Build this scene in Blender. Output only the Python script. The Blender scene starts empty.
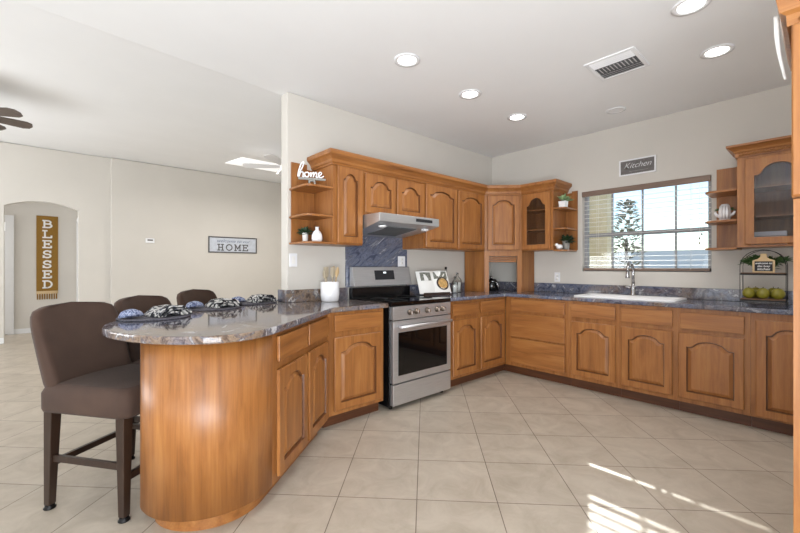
import bpy, bmesh, math, random
from mathutils import Vector, Matrix
PI = math.pi
random.seed(7)
SC = bpy.context.scene
COL = SC.collection

# ------------------------------------------------------------------ camera
CAM_H = 1.25
cd = bpy.data.cameras.new('camera'); cam = bpy.data.objects.new('camera', cd); COL.objects.link(cam)
cd.sensor_width = 36.0; cd.sensor_fit = 'HORIZONTAL'; cd.lens = 388.0 / 800.0 * 36.0
cd.clip_start = 0.02; cd.clip_end = 300
TH = math.radians(47.8)
cam.location = (0, 0, CAM_H); cam.rotation_euler = (PI / 2, 0, TH - PI / 2)
SC.camera = cam

# ------------------------------------------------------------------ world, sun, lights, exposure
SC.view_settings.view_transform = 'Standard'
SC.view_settings.look = 'None'
SC.view_settings.gamma = 1.0
SC.view_settings.use_curve_mapping = False
SC.view_settings.exposure = 0.47
W = bpy.data.worlds.new('sky'); SC.world = W; W.use_nodes = True
nt = W.node_tree; nt.nodes.clear()
sky = nt.nodes.new('ShaderNodeTexSky'); sky.sky_type = 'NISHITA'; sky.sun_disc = False
sky.sun_elevation = math.radians(31.5); sky.sun_rotation = math.radians(68); sky.dust_density = 0.0; sky.ozone_density = 2.0
bg = nt.nodes.new('ShaderNodeBackground'); bg.inputs['Strength'].default_value = 0.17
wo = nt.nodes.new('ShaderNodeOutputWorld')
nt.links.new(sky.outputs[0], bg.inputs[0]); nt.links.new(bg.outputs[0], wo.inputs[0])

def lamp(name, typ, loc, direction, energy, color=(1, 1, 1), size=1.0, size_y=None, **kw):
    ld = bpy.data.lights.new(name, typ); ld.energy = energy; ld.color = color
    if typ == 'AREA':
        ld.size = size
        if size_y: ld.shape = 'RECTANGLE'; ld.size_y = size_y
    for k, v in kw.items(): setattr(ld, k, v)
    o = bpy.data.objects.new(name, ld); COL.objects.link(o); o.location = loc
    o.rotation_euler = Vector(direction).to_track_quat('-Z', 'Y').to_euler()
    return o
lamp('sun', 'SUN', (12, 5, 9), (-1, -0.40, -0.66), 6.0, (1, .95, .86), angle=math.radians(.6))
# unseen area fills added behind the camera to brighten the room
lamp('back_fill', 'AREA', (-1.6, -3.3, 1.35), (0.3, 1, 0.6), 62, (.94, .97, 1), 3.6, 2.3)
lamp('side_fill', 'AREA', (-3.7, 0.6, 1.35), (1, 0.1, 0.65), 48, (.96, .98, 1), 3.4, 2.2)
# added upward fill behind the camera that brightens the ceiling
lamp('ceiling_fill', 'AREA', (-1.0, -1.2, 0.95), (0.85, 0.9, 1), 150, (.88, .94, 1), 2.2, 2.2)
# hall and skylight daylight, plus an added fill lamp for the living room
lamp('hall_daylight', 'AREA', (-2.6, 9.7, 1.5), (1, 0, .1), 30, (.95, .97, 1), .7, 2.0)
lamp('skylight_daylight', 'AREA', (2.9, 6.9, 2.98), (0, -.1, -1), 40, (1, .97, .93), .9, .7)
lamp('living_fill', 'AREA', (-3.6, 6.0, 1.3), (1, 0.0, 1.0), 165, (.92, .96, 1), 3.8, 2.2)  # unseen fill, added to lift the living room walls and ceiling

# ------------------------------------------------------------------ materials
def srgb(r, g, b):
    f = lambda c: (c / 255 / 12.92) if c / 255 <= .04045 else ((c / 255 + .055) / 1.055) ** 2.4
    return (f(r), f(g), f(b), 1)
def new_mat(name):
    m = bpy.data.materials.new(name); m.use_nodes = True
    return m, m.node_tree, m.node_tree.nodes['Principled BSDF']
def mixc(nt, fac, a, b):
    n = nt.nodes.new('ShaderNodeMix'); n.data_type = 'RGBA'
    if isinstance(fac, (int, float)): n.inputs[0].default_value = fac
    else: nt.links.new(fac, n.inputs[0])
    for s, v in ((n.inputs[6], a), (n.inputs[7], b)):
        if isinstance(v, tuple): s.default_value = v
        else: nt.links.new(v, s)
    return n.outputs[2]
def ramp(nt, fac, stops):
    n = nt.nodes.new('ShaderNodeValToRGB'); e = n.color_ramp.elements
    while len(e) < len(stops): e.new(.5)
    for x, (p, c) in zip(e, stops): x.position = p; x.color = c
    nt.links.new(fac, n.inputs[0]); return n.outputs[0]
def coords(nt, scale=(1, 1, 1), rnd=True, kind='Object', rot=(0, 0, 0)):
    tc = nt.nodes.new('ShaderNodeTexCoord'); out = tc.outputs[kind]
    if rnd:
        oi = nt.nodes.new('ShaderNodeObjectInfo'); mu = nt.nodes.new('ShaderNodeMath'); mu.operation = 'MULTIPLY'
        mu.inputs[1].default_value = 37.0; nt.links.new(oi.outputs['Random'], mu.inputs[0])
        ad = nt.nodes.new('ShaderNodeVectorMath'); ad.operation = 'ADD'
        nt.links.new(out, ad.inputs[0]); nt.links.new(mu.outputs[0], ad.inputs[1]); out = ad.outputs[0]
    mp = nt.nodes.new('ShaderNodeMapping'); mp.inputs['Scale'].default_value = scale
    if any(rot):
        mp.vector_type = 'TEXTURE'; mp.inputs['Rotation'].default_value = rot; mp.inputs['Scale'].default_value = tuple(1 / q for q in scale)
    nt.links.new(out, mp.inputs['Vector']); return mp.outputs[0]
def noise(nt, vec, scale, detail=4, rough=.55, dist=0):
    n = nt.nodes.new('ShaderNodeTexNoise'); n.inputs['Scale'].default_value = scale
    n.inputs['Detail'].default_value = detail; n.inputs['Roughness'].default_value = rough
    n.inputs['Distortion'].default_value = dist
    nt.links.new(vec, n.inputs['Vector']); return n.outputs['Fac']
def bump(nt, h, bs, strength=.2, dist=.01):
    b = nt.nodes.new('ShaderNodeBump'); b.inputs['Strength'].default_value = strength
    b.inputs['Distance'].default_value = dist
    nt.links.new(h, b.inputs['Height']); nt.links.new(b.outputs[0], bs.inputs['Normal'])
def plain(name, rgb, rough=.5, metal=0, var=.06, scale=6, bmp=0, bscale=60, spec=.5, **kw):
    m, nt, bs = new_mat(name)
    c = srgb(*rgb); d = tuple(x * (1 - var * 2) for x in c[:3]) + (1,); l = tuple(min(1, x * (1 + var)) for x in c[:3]) + (1,)
    v = coords(nt, rnd=False)
    nt.links.new(ramp(nt, noise(nt, v, scale), [(.3, d), (.7, l)]), bs.inputs['Base Color'])
    bs.inputs['Roughness'].default_value = rough; bs.inputs['Metallic'].default_value = metal
    bs.inputs['Specular IOR Level'].default_value = spec
    if bmp: bump(nt, noise(nt, v, bscale, 6), bs, bmp)
    for k, x in kw.items(): bs.inputs[k].default_value = x
    return m
def wood(name, axis, c_dark, c_mid, c_light, rough=.40):
    m, nt, bs = new_mat(name)
    sc = [9, 9, 9]; sc['xyz'.index(axis)] = .9
    v = coords(nt, tuple(sc))
    f1 = noise(nt, v, 2.2, 8, .62, .6)
    sc2 = [55, 55, 55]; sc2['xyz'.index(axis)] = 1.6
    v2 = coords(nt, tuple(sc2)); f2 = noise(nt, v2, 2.0, 3, .5)
    col = ramp(nt, f1, [(.25, srgb(*c_dark)), (.5, srgb(*c_mid)), (.75, srgb(*c_light))])
    fine = ramp(nt, f2, [(.35, (.78, .74, .70, 1)), (.6, (1, 1, 1, 1))])
    mu = nt.nodes.new('ShaderNodeMix'); mu.data_type = 'RGBA'; mu.blend_type = 'MULTIPLY'; mu.inputs[0].default_value = .6
    nt.links.new(col, mu.inputs[6]); nt.links.new(fine, mu.inputs[7])
    nt.links.new(mu.outputs[2], bs.inputs['Base Color'])
    bs.inputs['Roughness'].default_value = rough
    bs.inputs['Coat Weight'].default_value = .12; bs.inputs['Coat Roughness'].default_value = .3
    return m
WD = ((122, 75, 34), (154, 99, 49), (172, 118, 64))
M = {}
M['wood_z'] = wood('honey_maple_upright', 'z', *WD)
M['wood_x'] = wood('honey_maple_level', 'x', *WD)
M['wood_y'] = wood('honey_maple_crosswise', 'y', *WD)
M['wood_groove_shade'] = wood('maple_groove_shade', 'z', (92, 54, 27), (104, 63, 33), (116, 72, 40))
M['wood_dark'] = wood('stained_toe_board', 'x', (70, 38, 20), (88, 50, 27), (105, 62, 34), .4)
M['wall'] = plain('greige_paint', (206, 201, 193), .85, var=.012, scale=2, bmp=.06, bscale=140)
M['ceil'] = plain('white_ceiling_paint', (236, 236, 236), .9, var=.008, scale=2, bmp=.05, bscale=120)
M['trimw'] = plain('white_trim_paint', (226, 226, 226), .45, var=.01)
M['white'] = plain('white_ceramic', (236, 236, 238), .22, var=.01)
M['whitem'] = plain('matte_white', (232, 230, 226), .6, var=.03)
M['black'] = plain('black_enamel', (14, 14, 15), .18, var=.02)
M['blackglass'] = plain('black_glass', (8, 8, 9), .04, var=.02)
M['iron'] = plain('black_wire', (28, 27, 27), .45, .6, var=.05)
M['chrome'] = plain('brushed_nickel', (178, 178, 180), .22, 1, var=.02)
M['knob'] = plain('knob_metal', (120, 108, 98), .3, 1, var=.05)
M['stoolwood'] = wood('espresso_wood', 'z', (38, 26, 20), (48, 33, 25), (58, 42, 32), .35)
M['leaf'] = plain('green_leaf', (66, 98, 48), .5, var=.28, scale=25)
M['leafdark'] = plain('dark_green_leaf', (36, 62, 32), .5, var=.3, scale=25)
M['leafpale'] = plain('pale_succulent', (132, 158, 112), .5, var=.2, scale=25)
M['mango'] = plain('green_yellow_skin', (140, 132, 40), .35, var=.22, scale=9)
M['paper'] = plain('paper_white', (232, 231, 228), .7, var=.02)
M['slat'] = plain('white_blind_slat', (232, 230, 226), .45, var=.01)
M['frosty'] = plain('grey_stone', (150, 148, 142), .6, var=.12)
M['birch'] = plain('weathered_birch', (186, 172, 148), .6, var=.1)
M['beech'] = plain('pale_beech', (205, 176, 132), .5, var=.1)
M['board'] = wood('tray_wood', 'y', (92, 62, 38), (120, 84, 54), (146, 106, 70), .5)
M['chalk'] = plain('slate_black', (34, 34, 38), .7, var=.08)
M['gold'] = plain('mustard_burlap', (146, 108, 42), .9, var=.16, scale=90, bmp=.3, bscale=220)
M['signgrey'] = plain('weathered_grey_board', (112, 108, 106), .7, var=.1, scale=30)
M['signblue'] = plain('whitewashed_boards', (196, 201, 210), .7, var=.06, scale=14)
M['signdark'] = plain('dark_grey_lettering', (84, 82, 82), .7, var=.04)
M['signink'] = plain('blue_grey_lettering', (112, 124, 148), .7, var=.04)
M['fandark'] = wood('fan_blade_wood', 'x', (72, 62, 56), (88, 77, 70), (104, 92, 84), .5)
M['valance'] = wood('driftwood_valance', 'x', (104, 84, 72), (124, 102, 88), (142, 120, 104), .5)
M['vinyl'] = plain('grey_window_vinyl', (150, 150, 152), .5, var=.03)
M['stucco'] = plain('cream_stucco', (222, 208, 172), .9, var=.04, scale=8)
M['shrub'] = plain('dusty_foliage', (120, 128, 116), .8, var=.3, scale=10)
M['sand'] = plain('pale_gravel', (186, 182, 178), .95, var=.12, scale=3)
M['food'] = plain('baked_crust', (198, 158, 96), .6, var=.25, scale=60)
M['pan'] = plain('dark_pan', (58, 42, 36), .5, var=.15, scale=40)
M['photo'] = plain('printed_photo', (128, 130, 120), .5, var=.45, scale=90)
M['bluefab'] = plain('denim_blue_cloth', (120, 130, 164), .9, var=.3, scale=70, bmp=.3, bscale=200)
M['oil'] = plain('olive_oil', (110, 96, 40), .1, var=.1)
M['rattan'] = plain('beaded_mat', (104, 102, 112), .8, var=.42, scale=140, bmp=.8, bscale=180)
M['grille'] = plain('dark_duct', (96, 98, 100), .8, var=.1)
def emis(name, c, s):
    m, nt, bs = new_mat(name); bs.inputs['Emission Color'].default_value = c; bs.inputs['Emission Strength'].default_value = s
    bs.inputs['Base Color'].default_value = (.8, .8, .8, 1); return m
M['glow'] = emis('lamp_lens', (1, .98, .95, 1), 6)
M['skyglow'] = emis('skylight_diffuser', (1, .99, .97, 1), .45)
M['display'] = emis('oven_clock', (.8, .9, 1, 1), 1.2)
def glassm(name, col, rough=0.0, spec_only=True):
    m, nt, bs = new_mat(name)
    tr = nt.nodes.new('ShaderNodeBsdfTransparent'); tr.inputs[0].default_value = col
    gl = nt.nodes.new('ShaderNodeBsdfGlossy'); gl.inputs['Roughness'].default_value = rough
    fr = nt.nodes.new('ShaderNodeFresnel'); fr.inputs[0].default_value = 1.45
    mx = nt.nodes.new('ShaderNodeMixShader')
    nt.links.new(fr.outputs[0], mx.inputs[0]); nt.links.new(tr.outputs[0], mx.inputs[1]); nt.links.new(gl.outputs[0], mx.inputs[2])
    nt.links.new(mx.outputs[0], nt.nodes['Material Output'].inputs['Surface']); return m
M['glass'] = glassm('clear_pane', (.95, .97, .97, 1))
M['smoke'] = glassm('cabinet_pane', (.86, .86, .88, 1))
def steel():
    m, nt, bs = new_mat('stainless_steel')
    v = coords(nt, (1, 1, 60), rnd=False)
    f = noise(nt, v, 6, 3)
    nt.links.new(ramp(nt, f, [(.3, srgb(196, 196, 198)), (.7, srgb(214, 214, 216))]), bs.inputs['Base Color'])
    bs.inputs['Metallic'].default_value = .88; bs.inputs['Roughness'].default_value = .42; return m
M['steel'] = steel()
def granite(name, blue_share, streak=(1, 1, 1), rot=(0, 0, 0)):
    m, nt, bs = new_mat(name)
    v = coords(nt, streak, rnd=False, rot=rot)
    big = noise(nt, v, 2.2, 4, .6, 1.2)
    f1 = noise(nt, v, 7, 9, .68, 2.2)
    brown = ramp(nt, f1, [(.30, srgb(52, 46, 46)), (.41, srgb(98, 82, 72)), (.50, srgb(142, 122, 104)), (.57, srgb(96, 92, 98)), (.66, srgb(196, 190, 184))])
    blue = ramp(nt, f1, [(.30, srgb(44, 48, 62)), (.41, srgb(78, 84, 104)), (.50, srgb(116, 122, 142)), (.57, srgb(86, 88, 100)), (.66, srgb(184, 186, 196))])
    share = ramp(nt, big, [(.36 + blue_share, (0, 0, 0, 1)), (.60 + blue_share, (1, 1, 1, 1))])
    base = mixc(nt, share, blue, brown)
    sp = noise(nt, v, 90, 3, .7)
    dark = ramp(nt, sp, [(.36, (.5, .48, .48, 1)), (.52, (1, 1, 1, 1))])
    mu = nt.nodes.new('ShaderNodeMix'); mu.data_type = 'RGBA'; mu.blend_type = 'MULTIPLY'; mu.inputs[0].default_value = .7
    nt.links.new(base, mu.inputs[6]); nt.links.new(dark, mu.inputs[7])
    nt.links.new(mu.outputs[2], bs.inputs['Base Color']); bs.inputs['Roughness'].default_value = .06
    return m
M['granite'] = granite('brown_blue_granite', -.02)
M['graniteblue'] = granite('blue_grey_granite', .09)
M['graniteslab'] = granite('deep_blue_granite', .40, (.4, 1, 1.9), (0, math.radians(-33), 0))
def tile():
    m, nt, bs = new_mat('beige_floor_tile')
    tc = nt.nodes.new('ShaderNodeTexCoord'); mp = nt.nodes.new('ShaderNodeMapping'); mp.vector_type = 'TEXTURE'
    mp.inputs['Location'].default_value = (1.464, 1.480, 0); mp.inputs['Rotation'].default_value = (0, 0, math.radians(44.1))
    nt.links.new(tc.outputs['Object'], mp.inputs['Vector'])
    br = nt.nodes.new('ShaderNodeTexBrick'); br.offset = 0; br.squash = 1
    br.inputs['Scale'].default_value = 1; br.inputs['Brick Width'].default_value = .4265; br.inputs['Row Height'].default_value = .4265
    br.inputs['Mortar Size'].default_value = .0026; br.inputs['Mortar Smooth'].default_value = .2; br.inputs['Bias'].default_value = 0
    br.inputs['Color1'].default_value = srgb(190, 179, 164); br.inputs['Color2'].default_value = srgb(182, 171, 156)
    br.inputs['Mortar'].default_value = srgb(112, 98, 86)
    nt.links.new(mp.outputs[0], br.inputs['Vector'])
    v = coords(nt, (1, 1, 1), rnd=False)
    f = noise(nt, v, 5, 8, .65, .8)
    mot = ramp(nt, f, [(.32, (.76, .74, .71, 1)), (.64, (1, 1, 1, 1))])
    mu = nt.nodes.new('ShaderNodeMix'); mu.data_type = 'RGBA'; mu.blend_type = 'MULTIPLY'; mu.inputs[0].default_value = .9
    nt.links.new(br.outputs['Color'], mu.inputs[6]); nt.links.new(mot, mu.inputs[7])
    nt.links.new(mu.outputs[2], bs.inputs['Base Color']); bs.inputs['Roughness'].default_value = .42
    inv = nt.nodes.new('ShaderNodeMath'); inv.operation = 'SUBTRACT'; inv.inputs[0].default_value = 1
    nt.links.new(br.outputs['Fac'], inv.inputs[1]); bump(nt, inv.outputs[0], bs, .35, .002); return m
M['tile'] = tile()
def fabric(name, a, b, weave=400):
    m, nt, bs = new_mat(name)
    v = coords(nt, (1, 1, 1), rnd=False)
    nt.links.new(ramp(nt, noise(nt, v, 5, 5), [(.3, srgb(*a)), (.7, srgb(*b))]), bs.inputs['Base Color'])
    bs.inputs['Roughness'].default_value = .85; bs.inputs['Sheen Weight'].default_value = .06
    bs.inputs['Sheen Roughness'].default_value = .4
    bump(nt, noise(nt, v, weave, 2), bs, .25, .003); return m
M['slip'] = fabric('brown_slipcover', (58, 40, 30), (71, 51, 40))
def zebra():
    m, nt, bs = new_mat('black_white_print')
    v = coords(nt, rnd=True)
    f = noise(nt, v, 13, 2, .4, 3.0)
    nt.links.new(ramp(nt, f, [(.44, srgb(24, 24, 28)), (.50, srgb(70, 72, 84)), (.54, srgb(196, 194, 190))]), bs.inputs['Base Color'])
    bs.inputs['Roughness'].default_value = .9; return m
M['zebra'] = zebra()
def blueprint():
    m, nt, bs = new_mat('blue_print')
    v = coords(nt, rnd=True); f = noise(nt, v, 34, 2, .4, 2.5)
    nt.links.new(ramp(nt, f, [(.36, srgb(52, 60, 88)), (.46, srgb(118, 130, 168)), (.62, srgb(176, 182, 200))]), bs.inputs['Base Color'])
    bs.inputs['Roughness'].default_value = .9; return m
M['bluecloth'] = blueprint()

# ------------------------------------------------------------------ mesh helpers
class MB:
    def __init__(s): s.bm = bmesh.new()
    def face(s, vs, smooth=False):
        try:
            f = s.bm.faces.new(vs); f.smooth = smooth; return f
        except ValueError: return None
    def box(s, x0, x1, y0, y1, z0, z1):
        v = [s.bm.verts.new(p) for p in ((x0, y0, z0), (x1, y0, z0), (x1, y1, z0), (x0, y1, z0), (x0, y0, z1), (x1, y0, z1), (x1, y1, z1), (x0, y1, z1))]
        for i in ((3, 2, 1, 0), (4, 5, 6, 7), (0, 1, 5, 4), (1, 2, 6, 5), (2, 3, 7, 6), (3, 0, 4, 7)): s.face([v[k] for k in i])
        return s
    def hexa(s, lo, hi):
        a = [s.bm.verts.new(p) for p in lo]; b = [s.bm.verts.new(p) for p in hi]
        s.face(a[::-1]); s.face(b)
        for i in range(4): s.face([a[i], a[(i + 1) % 4], b[(i + 1) % 4], b[i]])
        return s
    def loft(s, loops, closed=True, cap0=True, cap1=True, smooth=True):
        R = [[s.bm.verts.new(p) for p in L] for L in loops]; n = len(R[0])
        for a, b in zip(R, R[1:]):
            for i in range(n if closed else n - 1):
                j = (i + 1) % n; s.face([a[i], a[j], b[j], b[i]], smooth)
        if closed and cap0: s.face(R[0][::-1])
        if closed and cap1: s.face(R[-1])
        return s
    def prism(s, poly, z0, z1, smooth=False):
        return s.loft([[(x, y, z0) for x, y in poly], [(x, y, z1) for x, y in poly]], smooth=smooth)
    def xz(s, poly, y0, y1):      # outline in x,z extruded along y
        return s.loft([[(x, y1, z) for x, z in poly], [(x, y0, z) for x, z in poly]], smooth=False)
    def yz(s, poly, x0, x1):
        return s.loft([[(x0, y, z) for y, z in poly], [(x1, y, z) for y, z in poly]], smooth=False)
    def lathe(s, prof, c=(0, 0, 0), n=24, axis='z', sx=1, sy=1):
        L = []
        for r, h in prof:
            ring = []
            for i in range(n):
                a = 2 * PI * i / n; u, v = max(r, 1e-4) * math.cos(a) * sx, max(r, 1e-4) * math.sin(a) * sy
                p = {'z': (u, v, h), 'y': (u, h, -v), 'x': (h, u, v)}[axis]
                ring.append((p[0] + c[0], p[1] + c[1], p[2] + c[2]))
            L.append(ring)
        return s.loft(L)
    def tube(s, pts, r, n=8, closed=False):
        P = [Vector(p) for p in pts]; L = []; up = None; N = len(P)
        for i, p in enumerate(P):
            if closed: t = P[(i + 1) % N] - P[i - 1]
            else: t = P[min(i + 1, N - 1)] - P[max(i - 1, 0)]
            t.normalize()
            if up is None:
                up = Vector((0, 0, 1)) if abs(t.z) < .9 else Vector((1, 0, 0))
            u = (up - t * up.dot(t)).normalized(); w = t.cross(u); up = u
            rr = r[i] if isinstance(r, (list, tuple)) else r
            L.append([tuple(p + (u * math.cos(2 * PI * k / n) + w * math.sin(2 * PI * k / n)) * rr) for k in range(n)])
        if closed: L.append(L[0])
        return s.loft(L, cap0=not closed, cap1=not closed)
    def ball(s, c, rx, ry, rz, n=14, m=9):
        L = [[(c[0] + rx * math.sin(PI * j / m) * math.cos(2 * PI * i / n), c[1] + ry * math.sin(PI * j / m) * math.sin(2 * PI * i / n), c[2] - rz * math.cos(PI * j / m)) for i in range(n)] for j in range(1, m)]
        return s.loft(L)
    def leaf(s, base, dirv, length, width, droop=.3):
        d = Vector(dirv).normalized(); b = Vector(base)
        side = d.cross(Vector((0, 0, 1)))
        if side.length < .05: side = Vector((1, 0, 0))
        side.normalize(); nrm = side.cross(d)
        a = []; 
        for t, w in ((0, .12), (.3, .85), (.6, 1), (.85, .55), (1, .03)):
            p = b + d * length * t - Vector((0, 0, 1)) * droop * length * t * t
            a.append([p - side * width * w / 2, p - nrm * width * .12 * w, p + side * width * w / 2])
        top = [[s.bm.verts.new(p) for p in r] for r in a]
        bot = [[s.bm.verts.new(p - nrm * .0012) for p in r] for r in a]
        for q, r in zip(top, top[1:]):
            s.face([q[0], q[1], r[1], r[0]], True); s.face([q[1], q[2], r[2], r[1]], True)
        for q, r in zip(bot, bot[1:]):
            s.face([q[1], q[0], r[0], r[1]], True); s.face([q[2], q[1], r[1], r[2]], True)
        for q, r, q2, r2 in zip(top, top[1:], bot, bot[1:]):
            s.face([q[0], r[0], r2[0], q2[0]]); s.face([r[2], q[2], q2[2], r2[2]])
        return s
    def build(s, name, mat, parent=None, bev=0, segs=2, sub=0, recalc=True):
        if recalc: bmesh.ops.recalc_face_normals(s.bm, faces=s.bm.faces)
        me = bpy.data.meshes.new(name); s.bm.to_mesh(me); s.bm.free()
        o = bpy.data.objects.new(name, me); COL.objects.link(o)
        me.materials.append(M[mat] if isinstance(mat, str) else mat)
        if parent: o.parent = parent
        if bev:
            b = o.modifiers.new('edge', 'BEVEL'); b.width = bev; b.segments = segs; b.limit_method = 'ANGLE'; b.angle_limit = math.radians(40)
        if sub:
            b = o.modifiers.new('smooth', 'SUBSURF'); b.levels = sub; b.render_levels = sub
        return o
def tag(o, label, cat, group=None, kind=None):
    if label: o['label'] = label
    if cat: o['category'] = cat
    if group: o['group'] = group
    if kind: o['kind'] = kind
    return o
def thing(name, label, cat, loc=(0, 0, 0), rot=0, group=None):
    o = bpy.data.objects.new(name, None); COL.objects.link(o); o.empty_display_size = .1
    o.location = loc; o.rotation_euler = (0, 0, rot); return tag(o, label, cat, group)
def struct(o): o['kind'] = 'structure'; return o
def dup(root, loc, rot, label):
    r = root.copy(); COL.objects.link(r); r.location = loc; r.rotation_euler = (0, 0, rot); r['label'] = label
    for ch in list(root.children):
        c = ch.copy(); COL.objects.link(c); c.parent = r
        for g in list(ch.children):
            d = g.copy(); COL.objects.link(d); d.parent = c
    return r
def spline(pts, n=6, closed=False):
    P = [Vector(p) for p in pts]; out = []; N = len(P)
    for i in range(N if closed else N - 1):
        if closed: a, b, c, d = P[i - 1], P[i], P[(i + 1) % N], P[(i + 2) % N]
        else: a, b, c, d = P[max(i - 1, 0)], P[i], P[i + 1], P[min(i + 2, N - 1)]
        for k in range(n):
            t = k / n
            out.append(.5 * ((2 * b) + (c - a) * t + (2 * a - 5 * b + 4 * c - d) * t * t + (3 * b - a - 3 * c + d) * t ** 3))
    if not closed: out.append(P[-1])
    return out
def text(name, body, mat, parent, size, at, shear=0, depth=.002, align='CENTER', wide=1.0, off=0):
    cu = bpy.data.curves.new(name, 'FONT'); cu.body = body; cu.size = size; cu.shear = shear; cu.extrude = depth / 2
    cu.align_x = align; cu.align_y = 'CENTER'; cu.offset = off
    t = bpy.data.objects.new(name, cu); COL.objects.link(t)
    bpy.context.view_layer.update()
    dg = bpy.context.evaluated_depsgraph_get()
    me = bpy.data.meshes.new_from_object(t.evaluated_get(dg)); bpy.data.objects.remove(t)
    o = bpy.data.objects.new(name, me); COL.objects.link(o); me.materials.clear(); me.materials.append(M[mat])
    me.transform(Matrix.Diagonal((wide, 1, 1, 1))); me.transform(Matrix.Rotation(PI / 2, 4, 'X')); me.transform(Matrix.Translation(at))
    o.parent = parent; return o
def strokes(mb, lines, t, y0, y1):           # pen strokes drawn in x,z
    q = 0; ya = y0
    for L in lines:
        for (x0, z0), (x1, z1) in zip(L, L[1:]):
            q += 1; y0 = ya - .0006 * (q % 5)
            d = Vector((x1 - x0, z1 - z0));
            if d.length < 1e-6: continue
            d.normalize(); n = Vector((-d.y, d.x)) * t / 2; e = d * t * .25
            mb.xz([(x0 - e.x + n.x, z0 - e.y + n.y), (x1 + e.x + n.x, z1 + e.y + n.y), (x1 + e.x - n.x, z1 + e.y - n.y), (x0 - e.x - n.x, z0 - e.y - n.y)], y0, y1)
def arc(cx, cz, rx, rz, a0, a1, n=8):
    return [(cx + rx * math.cos(math.radians(a0 + (a1 - a0) * i / n)), cz + rz * math.sin(math.radians(a0 + (a1 - a0) * i / n))) for i in range(n + 1)]
SLAB = {   # slab lettering in a unit cell, w .7 x h 1
    'B': [[(0, 0), (.4, 0)], [(0, 1), (.38, 1)], [(.12, 0), (.12, 1)], [(.12, .52), (.4, .52)], arc(.38, .76, .22, .24, 90, -90), arc(.4, .26, .27, .26, 90, -90)],
    'L': [[(0, 1), (.32, 1)], [(.16, 1), (.16, 0)], [(0, 0), (.66, 0), (.66, .26)]],
    'E': [[(0, 0), (.64, 0), (.64, .24)], [(0, 1), (.62, 1), (.62, .78)], [(.14, 0), (.14, 1)], [(.14, .52), (.46, .52)], [(.46, .4), (.46, .64)]],
    'S': [[(.58, .72), (.58, 1)], arc(.33, .74, .25, .26, 20, 270), arc(.33, .25, .27, .25, 90, -165), [(.06, .3), (.06, 0)]],
    'D': [[(0, 0), (.36, 0)], [(0, 1), (.36, 1)], [(.14, 0), (.14, 1)], arc(.34, .5, .34, .5, 90, -90)],
    'H': [[(0, 0), (.28, 0)], [(0, 1), (.28, 1)], [(.42, 0), (.7, 0)], [(.42, 1), (.7, 1)], [(.14, 0), (.14, 1)], [(.56, 0), (.56, 1)], [(.14, .5), (.56, .5)]],
    'O': [arc(.36, .5, .34, .5, 0, 360, 18)],
    'M': [[(0, 0), (.24, 0)], [(.5, 0), (.76, 0)], [(0, 1), (.14, 1)], [(.62, 1), (.76, 1)], [(.12, 0), (.12, 1), (.38, .25), (.64, 1), (.64, 0)]]}
def slab(mb, ch, x, z, w, h, t, y0, y1):
    strokes(mb, [[(x + a * w / .7, z + b * h) for a, b in L] for L in SLAB[ch]], t, y0, y1)

# ------------------------------------------------------------------ cabinet doors
def arch(u, kind):
    t = max(0.0, 1 - abs(u) / .90); q = min(1.0, t / .42)
    return (1 - (1 - t) ** 2.1) * (q * q * (3 - 2 * q))
def opening(x0, x1, z0, z1, rise, n=32):
    """loop: bottom, right side, arched top, left side. returns points + matching border params"""
    P = []; Q = []
    for i in range(8): P.append((x0 + (x1 - x0) * i / 8, z0)); Q.append(('b', i / 8))
    zs = z1 - rise
    for i in range(6): P.append((x1, z0 + (zs - z0) * i / 6)); Q.append(('r', i / 6))
    for i in range(n):
        u = 1 - 2 * i / n; P.append(((x0 + x1) / 2 + u * (x1 - x0) / 2, zs + rise * arch(u, 0))); Q.append(('t', i / n))
    for i in range(6): P.append((x0, zs + (z0 - zs) * i / 6)); Q.append(('l', i / 6))
    return P, Q
def border(Q, x0, x1, z0, z1):
    o = []
    for k, t in Q:
        o.append({'b': (x0 + (x1 - x0) * t, z0), 'r': (x1, z0 + (z1 - z0) * t), 't': (x1 + (x0 - x1) * t, z1), 'l': (x0, z1 + (z0 - z1) * t)}[k])
    return o
def lp(P, y): return [(x, y, z) for x, z in P]
def shade_groove(o, a, b):      # groove shade round the panel, painted in as a darker wood tone
    o.data.materials.append(M['wood_groove_shade'])
    for i in range(a, b): o.data.polygons[i].material_index = 1
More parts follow.
